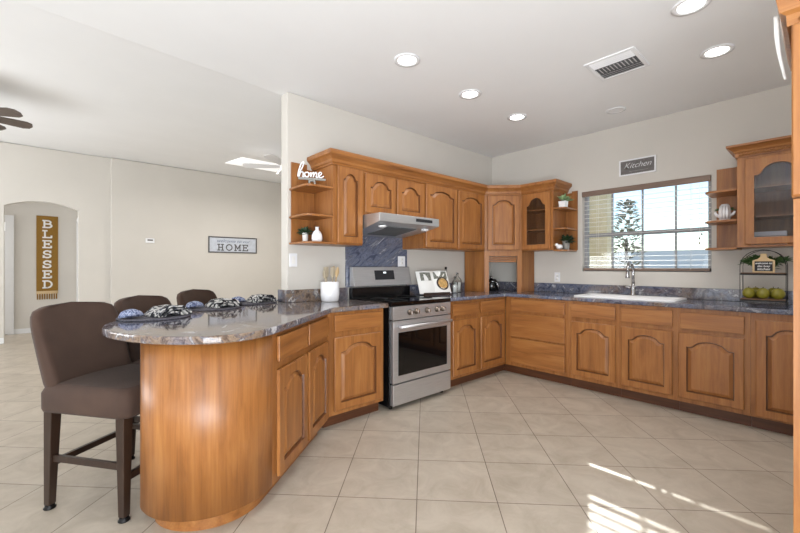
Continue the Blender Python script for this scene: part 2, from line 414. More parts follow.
def door(parent, x0, x1, z0, z1, rise=.055, y=-.024, st=.058, glass=False, label=None):
    st = min(st, (x1 - x0) * .24)
    a = [x0 + st, x1 - st, z0 + st, z1 - st]
    O, Q = opening(*a, rise); n = len(O)
    e = .005
    mb = MB()
    if glass:
        mb.loft([lp(O, -.001), lp(border(Q, x0 + .009, x1 - .009, z0 + .009, z1 - .009), -.001), lp(border(Q, x0 + .009, x1 - .009, z0 + .009, z1 - .009), -.008), lp(border(Q, x0, x1, z0, z1), -.008), lp(border(Q, x0, x1, z0, z1), y + e), lp(border(Q, x0 + e, x1 - e, z0 + e, z1 - e), y),
                 lp(O, y), lp(O, -.001)], cap0=False, cap1=False, smooth=False)
    else:
        G, _ = opening(a[0] + .004, a[1] - .004, a[2] + .004, a[3] - .004, rise)
        mb.loft([lp(border(Q, x0 + .009, x1 - .009, z0 + .009, z1 - .009), -.001), lp(border(Q, x0 + .009, x1 - .009, z0 + .009, z1 - .009), -.008), lp(border(Q, x0, x1, z0, z1), -.008), lp(border(Q, x0, x1, z0, z1), y + e), lp(border(Q, x0 + e, x1 - e, z0 + e, z1 - e), y),
                 lp(O, y), lp(G, y + .014)], cap0=False, cap1=False, smooth=False)
    d = mb.build('door', 'wood_z', parent)
    if not glass: shade_groove(d, len(d.data.polygons) - n, len(d.data.polygons))
    if label: d['label'] = label
    if glass:
        MB().xz(O, y + .008, y + .012).build('glass_pane', 'smoke', d)
    else:
        r2 = rise * .94
        A, _ = opening(a[0] + .004, a[1] - .004, a[2] + .004, a[3] - .004, rise)
        B, _ = opening(a[0] + .010, a[1] - .010, a[2] + .010, a[3] - .010, rise)
        w = min(.032, (a[1] - a[0]) * .2)
        C, _ = opening(a[0] + w, a[1] - w, a[2] + w, a[3] - w, r2)
        mb = MB(); mb.loft([lp(A, y + .014), lp(B, y + .0135), lp(C, y + .002)], cap0=False, smooth=False)
        shade_groove(mb.build('raised_panel', 'wood_z', d), 0, n)
    return d
def drawer(parent, x0, x1, z0, z1, y=-.024):
    b = (x0 + .009, x1 - .009, z0 + .009, z1 - .009)
    rc = lambda x0, x1, z0, z1, y: [(x0, y, z0), (x1, y, z0), (x1, y, z1), (x0, y, z1)]
    return MB().loft([rc(*b, -.001), rc(*b, -.008), rc(x0, x1, z0, z1, -.008), rc(x0, x1, z0, z1, y)], smooth=False).build('drawer_front', 'wood_x', parent, bev=.004)

TOP = .935; UND = .897
RA, RB = 0.0, -PI / 2
def base_cabinet(label, loc, rot, w, fronts, d=.59, group='base cabinets', sink=False, toe=0):
    r = thing('base_cabinet', label, 'cabinet', loc, rot, group)
    if sink: MB().box(0, w, 0, .02, .10, UND - .002).box(0, w, .0205, d, .10, .72).build('body', 'wood_z', r)
    else: MB().box(0, w, 0, d, .10, UND - .002).build('body', 'wood_z', r)
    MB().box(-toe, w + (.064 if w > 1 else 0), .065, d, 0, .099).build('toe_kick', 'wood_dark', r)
    for f in fronts:
        if f[0] == 'door': door(r, *f[1:])
        else: drawer(r, *f[1:])
    return r

# ================================================================== SETTING
YA, XB, CE = 3.17, 4.62, 2.78
struct(MB().box(-4, 4.78, -3.6, 13, -.06, 0).build('floor', 'tile'))
# kitchen ceiling, and the rising living room ceiling beyond the wall end
e0, e1 = (-4.0, 2.80), (1.545, 3.275)
struct(MB().prism([(-4, -3.6), (4.78, -3.6), (4.78, 3.29), (1.545, 3.29), e1, e0], CE, CE + .08).build('ceiling', 'ceil'))
mb = MB()
zf = lambda y: CE + .001 + (y - 3.275) * .0868
mb.hexa([(e0[0], e0[1], CE + .0012), (4.619, 3.29, CE + .0012), (4.619, 9.2, zf(9.2)), (-4, 9.2, zf(9.2))],
        [(e0[0], e0[1], CE + .08), (4.619, 3.29, CE + .08), (4.619, 9.2, zf(9.2) + .08), (-4, 9.2, zf(9.2) + .08)])
struct(mb.build('ceiling_living', 'ceil'))
struct(MB().box(1.545, 4.62, YA, YA + .12, 0, CE - .001).build('wall_stove', 'wall', bev=.008))
WY0, WY1, WZ0, WZ1 = .735, 1.925, 1.195, 2.115
mb = MB()
mb.box(XB, XB + .15, -3.6, WY0, 0, CE - .001); mb.box(XB, XB + .15, WY1, 3.288, 0, CE - .001); mb.box(XB, XB + .15, 3.289, 9.2, 0, 3.4)
mb.box(XB, XB + .15, WY0, WY1, 0, WZ0); mb.box(XB, XB + .15, WY0, WY1, WZ1, CE - .001)
struct(mb.build('wall_window', 'wall'))
# far wall with an arched hall opening, its right half standing a little proud
FY = 9.0
AX0, AX1 = -.535, .405
mb = MB()
mb.box(-4, AX0, FY, FY + .14, 0, 3.27); mb.box(AX1, .862, FY, FY + .14, 0, 3.27)
N = 14
top = [(AX0 + (AX1 - AX0) * i / N, 2.25 + .11 * (1 - (2 * i / N - 1) ** 2)) for i in range(N + 1)]
mb.xz([(AX0, 3.27)] + [(x, z) for x, z in top] + [(AX1, 3.27)], FY, FY + .14)
struct(mb.build('wall_far', 'wall'))
struct(MB().box(.862, 4.619, FY - .09, FY + .14, 0, 3.265).build('wall_far_right', 'wall', bev=.01))
# hall behind the arch
struct(MB().box(-4, 1.6, 10.1, 10.2, 0, 3.0).build('wall_hall', 'wall'))
struct(MB().box(.43, .53, FY + .145, 10.09, 0, 2.9).build('wall_hall_right', 'wall'))
struct(MB().box(-4, 1.6, FY + .142, 10.2, 2.62, 2.7).build('ceiling_hall', 'ceil'))
mb = MB()
for s in (0, .93): mb.box(-1.48 + s, -1.40 + s, 10.07, 10.099, 0, 2.1)
mb.box(-1.48, -.47, 10.07, 10.099, 2.1, 2.19)
d1 = struct(mb.build('door_1', 'trimw'))
MB().box(-1.399, -.551, 10.085, 10.099, 0.01, 2.099).build('door_leaf', 'trimw', d1)
MB().box(-.70, -.58, 10.078, 10.084, 1.90, 2.06).build('lite', 'skyglow', d1)
mb = MB().box(.415, .4295, 9.34, 9.42, 0, 2.1).box(.415, .4295, 9.9, 9.98, 0, 2.1).box(.415, .4295, 9.34, 9.98, 2.101, 2.18)
struct(mb.build('door_2', 'trimw', None))
struct(MB().box(-4, AX0 - .001, FY - .014, FY - .001, 0, .09).box(AX1 + .001, .86, FY - .014, FY - .001, 0, .09).build('baseboard_far', 'trimw'))
struct(MB().box(.862, 4.6, FY - .104, FY - .0905, 0, .09).build('baseboard_far_right', 'trimw'))
struct(MB().box(-.53, .428, 10.086, 10.0995, 0, .09).build('baseboard_hall', 'trimw'))
# walls out of view that close the rooms
struct(MB().box(-4.1, -4.0, -3.6, 13, 0, 3.4).build('wall_left', 'wall'))
struct(MB().box(-4.1, 4.78, -3.7, -3.6, 0, 3.0).build('wall_back', 'wall'))

# window: frame, glass, mid rail, muntins
w = MB()
X0, X1 = XB + .06, XB + .11
w.box(X0, X1, WY0, WY0 + .035, WZ0, WZ1).box(X0, X1, WY1 - .035, WY1, WZ0, WZ1)
w.box(X0, X1, WY0 + .035, WY1 - .035, WZ0, WZ0 + .04).box(X0, X1, WY0 + .035, WY1 - .035, WZ1 - .035, WZ1)
w.box(X0 - .005, X1, WY0 + .035, WY1 - .035, 1.59, 1.63)
struct_w = struct(w.build('window_1', 'vinyl'))
m = MB()
for i in (1, 2, 3):
    yy = WY0 + (WY1 - WY0) * i / 4
    m.box(X0 + .012, X1 - .012, yy - .008, yy + .008, WZ0 + .04, 1.59); m.box(X0 + .012, X1 - .012, yy - .008, yy + .008, 1.63, WZ1 - .035)
m.build('muntins', 'vinyl', struct_w)
MB().box(X0 + .028, X0 + .032, WY0 + .03, WY1 - .03, WZ0 + .03, 1.60).box(X0 + .028, X0 + .032, WY0 + .03, WY1 - .03, 1.62, WZ1 - .03).build('glass_pane', 'glass', struct_w)
# outdoors
struct(MB().box(4.9, 60, -40, 40, -.3, -.2).build('ground', 'sand'))
struct(MB().box(6.9, 7.1, 2.47, 7.0, -.2, 2.5).build('wall_patio', 'stucco'))
struct(MB().box(27, 27.4, -30, 40, -.2, 2.2).build('wall_neighbour', 'trimw'))
struct(MB().box(4.775, 5.45, -3, 6, 2.6, 2.72).build('roof_eave', 'stucco'))
struct(MB().box(8.9, 9.1, -.5, 6.5, 4.33, 4.44).box(8.9, 9.1, 6.3, 6.5, -.2, 4.329).box(8.9, 9.1, -.5, -.3, -.2, 4.329).build('beam_sun_blocker', 'stucco'))  # unseen beam on posts, added to block part of the sun

# ================================================================== BASE RUN
# peninsula: straight front, rounded end
PR = math.radians(39.5)
PC = Vector((.664, 2.238)); PD = Vector((math.cos(PR), math.sin(PR))); PN = Vector((-PD.y, PD.x))
R = .335
pen = thing('peninsula_cabinet', 'curved-end maple peninsula cabinet with two doors under the granite bar', 'cabinet', (PC.x, PC.y, 0), PR)
L = .898; BK = .21
def pen_outline(r, bk, x1):
    a1 = 180 - math.degrees(math.asin(bk / r))
    P = [(x1, -r)] + [(r * math.cos(math.radians(a)), r * math.sin(math.radians(a))) for a in [270 - (270 - a1) * i / 28 for i in range(29)]]
    return P + [(x1 + (.0 if x1 < .3 else .0), bk)]
a = [(x, y) for x, y in pen_outline(R, BK, 0.0)]
mb = MB(); P = pen_outline(R, BK, 0.002)
mb.loft([[(x, y, .085) for x, y in P], [(x, y, UND - .002) for x, y in P]], smooth=False)
ep = mb.build('curved_end_panel', 'wood_z', pen)
for f in ep.data.polygons: f.use_smooth = abs(f.normal.z) < .5
ep['label'] = 'smooth rounded maple end of the peninsula'
MB().box(.003, L, -R, BK, .085, UND - .002).build('body', 'wood_z', pen)
mb = MB(); P = pen_outline(R - .06, BK - .05, .002)
mb.loft([[(x, y, 0) for x, y in P], [(x, y, .084) for x, y in P]], smooth=False)
mb.box(.003, L - .06, -R + .06, BK - .05, 0, .084)
mb.build('toe_kick', 'wood_x', pen)
# fronts on the peninsula face, drawn in a frame whose y = 0 is the face
fr = []
def shift(o): o.location.y = -R; return o
for x0, x1 in ((.045, .445), (.48, .86)):
    shift(drawer(pen, x0, x1, .735, .872)); shift(door(pen, x0, x1, .115, .69))

base_cabinet('maple base cabinet with one drawer over an arched door, left of the range', (1.572, 2.56, 0), RA, .555,
             [('drawer', .055, .52, .745, .872), ('door', .055, .52, .135, .70)])
base_cabinet('two-drawer two-door maple base cabinet between range and room corner', (2.965, 2.56, 0), RA, 1.035,
             [('drawer', .06, .49, .745, .868), ('door', .06, .49, .135, .70), ('drawer', .53, .985, .745, .868), ('door', .53, .985, .135, .70)])
base_cabinet('three-drawer maple base cabinet at the inside corner', (4.0, 2.555, 0), RB, .745,
             [('drawer', .085, .715, .745, .872), ('drawer', .085, .715, .445, .71), ('drawer', .085, .715, .14, .425)], toe=.069)
base_cabinet('maple base cabinet under the left part of the white sink', (4.0, 1.809, 0), RB, .48,
             [('drawer', .035, .455, .735, .868), ('door', .035, .455, .14, .69)], sink=True)
base_cabinet('maple base cabinet under the right part of the white sink', (4.0, 1.328, 0), RB, .463,
             [('drawer', .025, .428, .735, .868), ('door', .025, .428, .14, .69)], sink=True)
base_cabinet('drawer-over-door maple base cabinet right of the sink base', (4.0, .864, 0), RB, .464,
             [('drawer', .02, .43, .725, .862), ('door', .006, .43, .14, .69)])
base_cabinet('maple base cabinet with one full-height arched door below the fruit stand', (4.0, .399, 0), RB, .42,
             [('door', .03, .39, .115, .845)])

# ---- countertops
def slab_top(name, label, poly, mat='granite'):
    r = thing(name, label, 'countertop')
    mb = MB()
    mb.loft([[(x, y, UND) for x, y in poly], [(x, y, TOP) for x, y in poly]], smooth=False)
    o = mb.build('slab', mat, r, bev=.014, segs=4); return r
def pw(d, n): p = PC + PD * d + PN * n; return (p.x, p.y)
edge = [pw(d, n) for d, n in ((.88, -.368), (.5, -.37), (.1, -.37), (-.08, -.362), (-.22, -.315), (-.32, -.21), (-.362, -.06), (-.36, .08), (-.33, .22), (-.275, .36), (-.20, .48), (-.10, .575), (.02, .645), (.17, .70), (.4, .75), (.8, .76), (1.2, .70), (1.5, .56))]
sp = [tuple(p) for p in spline([(x, y, 0) for x, y in edge], 4)]
poly = [(2.165, 3.165), (2.165, 2.53), (1.575, 2.53)] + [(x, y) for x, y, _ in sp] + [(1.62, 3.44), (1.62, 3.296), (1.54, 3.296), (1.54, 3.165)]
ct1 = slab_top('countertop', 'brown granite bar top curving round the peninsula to the range', poly)
MB().box(1.522, 2.165, 3.146, 3.167, TOP + .001, 1.045).build('backsplash', 'granite', ct1, bev=.003)
MB().box(1.522, 1.542, 3.168, 3.31, TOP + .001, 1.045).build('backsplash', 'granite', ct1, bev=.003)
mb = MB()
poly = [(2.955, 2.53), (3.97, 2.53), (3.97, -.015), (4.615, -.015), (4.615, 3.165), (2.955, 3.165)]
SY0, SY1, SX0, SX1 = .90, 1.80, 4.07, 4.55
ct2 = thing('countertop', 'blue-grey granite counter running from the range round the corner past the sink', 'countertop')
xs = [2.955, 3.97, SX0 + .02, SX1 - .02, 4.615]; ys = [-.015, SY0 + .02, SY1 - .02, 2.53, 3.165]
keep = lambda i, j: 0 <= i < 4 and 0 <= j < 4 and (i > 0 or j == 3) and not (i == 2 and j == 1)
mb = MB(); gv = {}
def gvt(i, j, k):
    if (i, j, k) not in gv: gv[(i, j, k)] = mb.bm.verts.new((xs[i], ys[j], (UND, TOP)[k]))
    return gv[(i, j, k)]
for i in range(4):
    for j in range(4):
        if not keep(i, j): continue
        q = ((i, j), (i + 1, j), (i + 1, j + 1), (i, j + 1))
        for k in (0, 1): mb.face([gvt(a_, b_, k) for a_, b_ in q])
        for (a_, b_), (di, dj) in zip(zip(q, q[1:] + q[:1]), ((0, -1), (1, 0), (0, 1), (-1, 0))):
            if not keep(i + di, j + dj): mb.face([gvt(*a_, 0), gvt(*b_, 0), gvt(*b_, 1), gvt(*a_, 1)])
mb.build('slab', 'graniteblue', ct2, bev=.010, segs=3)
MB().box(2.955, 4.594, 3.146, 3.167, TOP + .001, 1.045).build('backsplash', 'graniteblue', ct2, bev=.003)
MB().box(4.595, 4.617, -.015, 3.167, TOP + .001, 1.045).build('backsplash', 'graniteblue', ct2, bev=.003)
sl = MB().xz([(2.15, 1.046), (2.967, 1.046), (2.967, 1.437), (2.898, 1.437), (2.898, 1.70), (2.15, 1.70)], 3.155, 3.1685).build('granite_backsplash', 'graniteslab')
tag(sl, 'streaked blue granite slab on the wall behind the range', 'backsplash')

# ---- sink and faucet
sk = thing('kitchen_sink', 'white drop-in sink set in the counter below the window', 'sink', (0, 0, TOP))
mb = MB()
def rr(x0, x1, y0, y1, z, r=.04, n=5):
    P = []
    for cx, cy, a in ((x1 - r, y1 - r, 0), (x0 + r, y1 - r, 90), (x0 + r, y0 + r, 180), (x1 - r, y0 + r, 270)):
        for i in range(n + 1):
            t = math.radians(a + 90 * i / n); P.append((cx + r * math.cos(t), cy + r * math.sin(t), z))
    return P
z = .001
mb.loft([rr(SX0, SX1, SY0, SY1, z), rr(SX0, SX1, SY0, SY1, .010), rr(SX0 + .006, SX1 - .006, SY0 + .006, SY1 - .006, .016), rr(SX0 + .035, SX1 - .09, SY0 + .03, SY1 - .03, .014),
         rr(SX0 + .045, SX1 - .10, SY0 + .04, SY1 - .04, -.01), rr(SX0 + .07, SX1 - .12, SY0 + .07, SY1 - .07, -.17)], cap0=False, cap1=True)
mb.build('basin', 'white', sk)
MB().lathe([(.04, -.1695), (.04, -.167), (.012, -.167)], (4.26, 1.4, 0)).build('drain', 'chrome', sk)
fa = thing('kitchen_faucet', 'brushed nickel gooseneck faucet behind the white sink', 'faucet', (4.505, 1.36, TOP + .016), math.radians(178))
mb = MB(); mb.lathe([(.030, 0), (.030, .006), (.024, .012), (.022, .07), (.018, .10), (.015, .13)])
mb.build('base', 'chrome', fa)
pts = [(0, 0, .12), (0, 0, .22)] + [(.075 - .075 * math.cos(t), 0, .25 + .085 * math.sin(t)) for t in [PI * i / 12 for i in range(13)]]
MB().tube(pts, .014, 10).build('spout', 'chrome', fa)
MB().lathe([(.013, .252), (.016, .235), (.021, .185), (.019, .180)], (.15, 0, 0)).build('spray_head', 'chrome', fa)
MB().tube([(0, -.02, .075), (.0, -.055, .085), (.0, -.085, .088)], [.011, .012, .013], 10).build('lever', 'chrome', fa)

# ---- range
rg = thing('range', 'stainless steel electric range with black glass cooktop and oven door', 'stove', (2.18, 2.525, 0), 0)
RW = .77
MB().box(0, RW, .02, .62, .03, .905).build('body', 'black', rg)
for x in (.05, RW - .05):
    for y in (.06, .55): MB().lathe([(.018, 0), (.018, .03)], (x, y, 0), 10).build('foot', 'black', rg)
MB().box(-.004, RW + .004, -.015, .56, .906, TOP + .005).build('cooktop', 'blackglass', rg, bev=.004)
for x, y, r in ((.2, .15, .11), (.57, .15, .085), (.2, .40, .085), (.57, .40, .11)):
    MB().lathe([(r, TOP + .0052), (r, TOP + .0058), (r - .004, TOP + .0058), (r - .004, TOP + .0052)], (x, y, 0), 28).build('burner_ring', 'grille', rg)
cp = MB().box(.012, RW - .005, -.02, .019, .785, .900).build('control_panel', 'steel', rg, bev=.003)
for x in (.205, .285, .425, .56, .64):
    k = MB().lathe([(.026, -.021), (.026, -.03), (.021, -.034), (.019, -.056), (.015, -.059)], (x, 0, .845), 18, 'y').build('knob', 'knob', rg)
    MB().box(x - .004, x + .004, -.066, -.0585, .827, .863).build('grip', 'chrome', k)
dr = MB()
dr.box(.012, RW - .005, -.022, .019, .236, .776)
dr = dr.build('oven_door', 'steel', rg, bev=.004)
MB().box(.07, RW - .065, -.026, -.0225, .30, .675).build('window', 'blackglass', dr)
mb = MB().tube([(.055, -.068, .727), (RW / 2, -.075, .727), (RW - .045, -.068, .727)], .014, 12)
for x in (.08, RW - .075): mb.tube([(x, -.022, .727), (x, -.066, .727)], .011, 8)
mb.build('handle', 'steel', dr)
MB().box(.012, RW - .005, -.022, .019, .045, .225).build('storage_drawer', 'steel', rg, bev=.004)
bgd = thing  # (helper alias not used further)
mb = MB().box(.0, RW, .565, .62, .906, 1.04); mb.build('vent_panel', 'black', rg, bev=.003)
mb = MB().yz([(.535, 1.055), (.62, 1.055), (.62, 1.245), (.575, 1.245)], .004, RW - .004)
gd = mb.build('backguard', 'steel', rg, bev=.003)
def gy(z): return .535 + (z - 1.055) / .19 * .04
MB().hexa([(.27, gy(1.115) - .002, 1.115), (.53, gy(1.115) - .002, 1.115), (.53, gy(1.115) + .006, 1.115), (.27, gy(1.115) + .006, 1.115)],
          [(.27, gy(1.21) - .002, 1.21), (.53, gy(1.21) - .002, 1.21), (.53, gy(1.21) + .006, 1.21), (.27, gy(1.21) + .006, 1.21)]).build('display_panel', 'chalk', gd)
MB().hexa([(.385, gy(1.18) - .004, 1.18), (.42, gy(1.18) - .004, 1.18), (.42, gy(1.18), 1.18), (.385, gy(1.18), 1.18)],
          [(.385, gy(1.195) - .004, 1.195), (.42, gy(1.195) - .004, 1.195), (.42, gy(1.195), 1.195), (.385, gy(1.195), 1.195)]).build('clock_digits', 'display', gd)

# ================================================================== HANGING CABINETS
UB, UT = 1.44, 2.16; UD = .335; UY = YA - UD
def hollow(mb, w, d, z0, z1, t=.018, front=.0, ff=.04):
    mb.box(0, t, front, d, z0, z1); mb.box(w - t, w, front, d, z0, z1)
    mb.box(t, w - t, front, d, z0, z0 + t); mb.box(t, w - t, front, d, z1 - t, z1); mb.box(t, w - t, d - .008, d, z0 + t, z1 - t)
    if ff: mb.box(t, t + ff, front, front + .018, z0 + t, z1 - t); mb.box(w - t - ff, w - t, front, front + .018, z0 + t, z1 - t); mb.box(t + ff, w - t - ff, front, front + .018, z1 - t - .05, z1 - t)
def hanging(label, loc, rot, w, doors, z0=UB, z1=UT, d=UD - .002, rise=.05, glass=False):
    r = thing('hanging_cabinet', label, 'cabinet', loc, rot, 'hanging cabinets')
    mb = MB()
    if glass: hollow(mb, w, d, z0, z1, front=.002)
    else: mb.box(0, w, 0, d, z0, z1)
    mb.build('body', 'wood_z', r)
    for f in doors: door(r, f[0], f[1], f[2], f[3], rise=f[4] if len(f) > 4 else rise, glass=glass)
    return r
hanging('narrow single-door maple hanging cabinet beside the range hood', (1.80, UY, 0), RA, .31, [(.035, .30, UB + .012, 2.118, .05)])
hanging('short two-door maple hanging cabinet directly above the range hood', (2.112, UY, 0), RA, .786, [(.018, .385, 1.74, 2.10, .06), (.405, .775, 1.74, 2.10, .06)], z0=1.722)
hanging('tall two-door maple hanging cabinet right of the range hood', (2.90, UY, 0), RA, 1.068, [(.02, .525, UB + .012, 2.118, .05), (.55, 1.045, UB + .012, 2.118, .05)])
# diagonal corner cabinet + appliance garage
s2 = .7071
cx, cy = 3.972, UY
DG = .4525
r = thing('hanging_cabinet', 'diagonal maple cabinet across the room corner above the appliance nook', 'cabinet', (cx, cy, 0), -PI / 4, 'hanging cabinets')
def diag_poly(inset=0.0):
    W2 = [(cx, cy), (cx + DG * s2, cy - DG * s2), (4.617, cy - DG * s2), (4.617, 3.167), (cx, 3.167)]
    return [((x - cx) * s2 - (y - cy) * s2, (x - cx) * s2 + (y - cy) * s2) for x, y in W2]
MB().prism(diag_poly(), UB, UT).build('body', 'wood_z', r)
door(r, .035, .418, UB + .012, 2.118, rise=.055)
g = thing('appliance_garage', 'maple appliance nook with open front on the corner counter', 'cabinet', (cx, cy, 0), -PI / 4)
mb = MB()
z0, z1 = TOP + .001, UB - .001
mb.box(0, .055, 0, .022, z0, z1).box(DG - .055, DG, 0, .022, z0, z1).box(.055, DG - .055, 0, .022, z1 - .065, z1)
mb.build('front_frame', 'wood_z', g)
DP = diag_poly()
def slabside(a, b, th):
    ax, ay = a; bx, by = b; d = Vector((bx - ax, by - ay)).normalized(); n = Vector((-d.y, d.x)) * th
    return [(ax, ay), (bx, by), (bx + n.x, by + n.y), (ax + n.x, ay + n.y)]
for (a, b, th) in ((Vector(DP[4]) + Vector((.018, -.018)), Vector(DP[0]) + Vector((.017, .017)), .016), (Vector(DP[1]) + Vector((-.017, .017)), Vector(DP[2]) + Vector((-.019, -.019)), .016)):
    b = b; MB().prism(slabside(a, b, th), z0, z1).build('side_panel', 'wood_z', g)
mb = MB()
for i in range(3): mb.box(.058, DG - .058, .024, .036, z1 - .07 - .022 * (i + 1), z1 - .07 - .022 * i - .003)
mb.build('tambour_door', 'wood_x', g, bev=.003)
# glass-door cabinet on the window wall, left of the window
BY = cy - DG * s2
gc = hanging('slim glass-door maple cabinet left of the window', (XB - UD, BY - .002, 0), RB, .40, [(.02, .372, UB + .012, 2.118, .09)], z1=2.20, glass=True)
for z in (1.68, 1.915): MB().box(.02, .38, .03, UD - .012, z, z + .016).build('shelf', 'wood_x', gc)
# glass-door cabinet right of the window
gr = hanging('glass-door maple cabinet with rope-carved crown right of the window', (XB - UD, .512, 0), RB, .50, [(.05, .45, UB - .01, 2.135, .085)], z0=1.41, z1=2.20, glass=True)
for z in (1.655, 1.895): MB().box(.02, .48, .03, UD - .012, z, z + .016).build('shelf', 'wood_x', gr)
def sweep(mb, path, prof, side=1):
    P = [Vector(p) for p in path]; L = []
    for i, p in enumerate(P):
        a = (P[i] - P[i - 1]).normalized() if i else None; b = (P[i + 1] - P[i]).normalized() if i < len(P) - 1 else None
        if a is None: n = Vector((b.y, -b.x)); k = 1
        elif b is None: n = Vector((a.y, -a.x)); k = 1
        else:
            n = (Vector((a.y, -a.x)) + Vector((b.y, -b.x))).normalized(); k = 1 / max(.3, n.dot(Vector((a.y, -a.x))))
        L.append([(p.x + n.x * k * o * side, p.y + n.y * k * o * side, z) for o, z in prof])
    mb.loft(L, smooth=False)
PROF = [(0, 2.122), (.012, 2.122), (.016, 2.135), (.024, 2.14), (.028, 2.16), (.045, 2.185), (.062, 2.2), (.066, 2.215), (.066, 2.235), (0, 2.235)]
cr = MB(); sweep(cr, [(1.798, 3.165), (1.798, UY - .001), (cx - .0005, UY - .001), (XB - UD - .001, BY + .0005), (XB - UD - .001, BY - .404), (4.617, BY - .404)], PROF)
tag(cr.build('crown_moulding', 'wood_x'), 'stepped maple crown moulding along the tops of the corner cabinet run', 'moulding')
PROF2 = [(0, 2.16), (.01, 2.16), (.012, 2.195), (.02, 2.20), (.028, 2.215), (.05, 2.235), (.064, 2.243), (.064, 2.26), (0, 2.26)]
loc = lambda x, y: ((.512 - y), (x - (XB - UD)))
mb = MB(); sweep(mb, [(0 - .001, UD - .004), (-.001, -.001), (.501, -.001), (.501, UD - .004)], PROF2)
cm = mb.build('crown_moulding', 'wood_x', gr)
mb = MB()
for i in range(26):
    x = .008 + i * .0192; mb.tube([(x, -.013, 2.172), (x + .012, -.016, 2.181), (x + .022, -.013, 2.190)], .0065, 6)
mb.build('rope_carving', 'wood_x', cm)

# open shelf units
def open_shelf(label, loc, rot, w, zs, z_top, d=UD, back_from=0.0, back_to=None, cut=True, side='R'):
    r = thing('open_shelf_unit', label, 'shelf', loc, rot, 'open end shelves')
    bt = w if back_to is None else back_to
    zb, zc, cu = zs[0] + .018, 2.12, (.07 if cut else 0)
    if side == 'R': P = [(back_from, zb), (bt, zb), (bt, zc), (bt - cu, zc), (bt - cu, z_top), (back_from, z_top)]
    else: P = [(back_from, zb), (bt, zb), (bt, z_top), (back_from + cu, z_top), (back_from + cu, zc), (back_from, zc)]
    MB().xz(P, d - .018, d - .002).build('back_panel', 'wood_z', r)
    for z in zs:
        c = .05
        if side == 'R':   # free end on the left
            P = [(w, 0), (w, d - .0185), (.006, d - .0185), (0, d - .10), (0, c), (c * .3, c * .3), (c, 0)]
        else:
            P = [(0, 0), (w - c, 0), (w - c * .3, c * .3), (w, c), (w, d - .10), (w - .006, d - .0185), (0, d - .0185)]
        MB().prism(P, z, z + .018).build('shelf', 'wood_x', r, bev=.003)
    return r
open_shelf('open maple end shelf holding the white script sign and bottle vase', (1.548, UY, 0), RA, .2505, (1.44, 1.668, 1.912), 2.165, back_from=.03)
open_shelf('open maple end shelf with potted plants left of the window', (XB - UD, BY - .404, 0), RB, .135, (1.425, 1.672, 1.905), 2.14, side='L')
open_shelf('open maple end shelf holding a white hand-shaped planter right of the window', (XB - UD, .735, 0), RB, .2205, (1.395, 1.632, 1.89), 2.148, back_from=.04, cut=False)

# ---- range hood
hd = thing('range_hood', 'stainless under-cabinet range hood with slatted control strip', 'range hood', (2.122, 2.60, 0), 0)
HW = .762
mb = MB().yz([(0, 1.645), (.21, 1.60), (.55, 1.56), (.55, 1.72), (0, 1.72)], 0, HW)
hb = mb.build('body', 'steel', hd, bev=.004)
MB().box(.44, .66, -.004, -.0005, 1.672, 1.70).build('control_strip', 'chalk', hd)
def under(y): return 1.645 - y * (.045 / .21) if y < .21 else 1.60 - (y - .21) * .04 / .34
mb = MB()
mb.hexa([(.20, .12, under(.12) - .008), (.56, .12, under(.12) - .008), (.56, .44, under(.44) - .008), (.20, .44, under(.44) - .008)],
        [(.20, .12, under(.12) - .001), (.56, .12, under(.12) - .001), (.56, .44, under(.44) - .001), (.20, .44, under(.44) - .001)])
mb.build('grease_filter', 'grille', hd)
for x in (.11, .66):
    MB().lathe([(.038, under(.1) - .003), (.036, under(.1) - .014), (.02, under(.1) - .022), (.0, under(.1) - .024)], (x, .1, 0), 18).build('lamp_lens', 'white', hd)

# ================================================================== TALL CABINET AT RIGHT
tc = thing('tall_cabinet', 'tall maple cabinet cut off by the right edge of the photo', 'cabinet', (2.0, .088, 0), RB)
TW = .80
MB().box(.004, TW, .0, .60, 0, 1.495).build('lower_panel', 'wood_z', tc)
mb = MB(); hollow(mb, TW, .60, 1.50, 2.12, front=.003); mb.build('body', 'wood_z', tc)
door(tc, .0, TW - .1, 1.502, 2.118, rise=.06, glass=True)
mb = MB(); sweep(mb, [(.0, .59), (.0, -.001), (TW, -.001), (TW, .59)], [(0, 2.12), (.012, 2.12), (.014, 2.16), (.03, 2.17), (.036, 2.20), (.042, 2.235), (.042, 2.255), (0, 2.255)])
cm = mb.build('crown_moulding', 'wood_x', tc)
mb = MB()
for i in range(30):
    x = .02 + i * .0192; mb.tube([(x, -.015, 2.132), (x + .012, -.019, 2.141), (x + .022, -.015, 2.150)], .0065, 6)
mb.build('rope_carving', 'wood_x', cm)
rb = MB()
pts = spline([(2.05, .131, 2.20), (2.05, .130, 2.12), (2.05, .122, 2.04), (2.05, .107, 1.95)], 6)
Lp = []
for i, p in enumerate(pts):
    t = i / (len(pts) - 1); wd = .016 * (1 - .55 * t)
    Lp.append([(p.x - .004, p.y - wd / 2, p.z), (p.x - .006, p.y + wd / 2, p.z), (p.x + .004, p.y + wd / 2, p.z), (p.x + .004, p.y - wd / 2, p.z)])
rb.loft(Lp); tag(rb.build('ribbon', 'whitem'), 'white ribbon tail hanging from the top of the tall right-hand cabinet', 'ribbon')

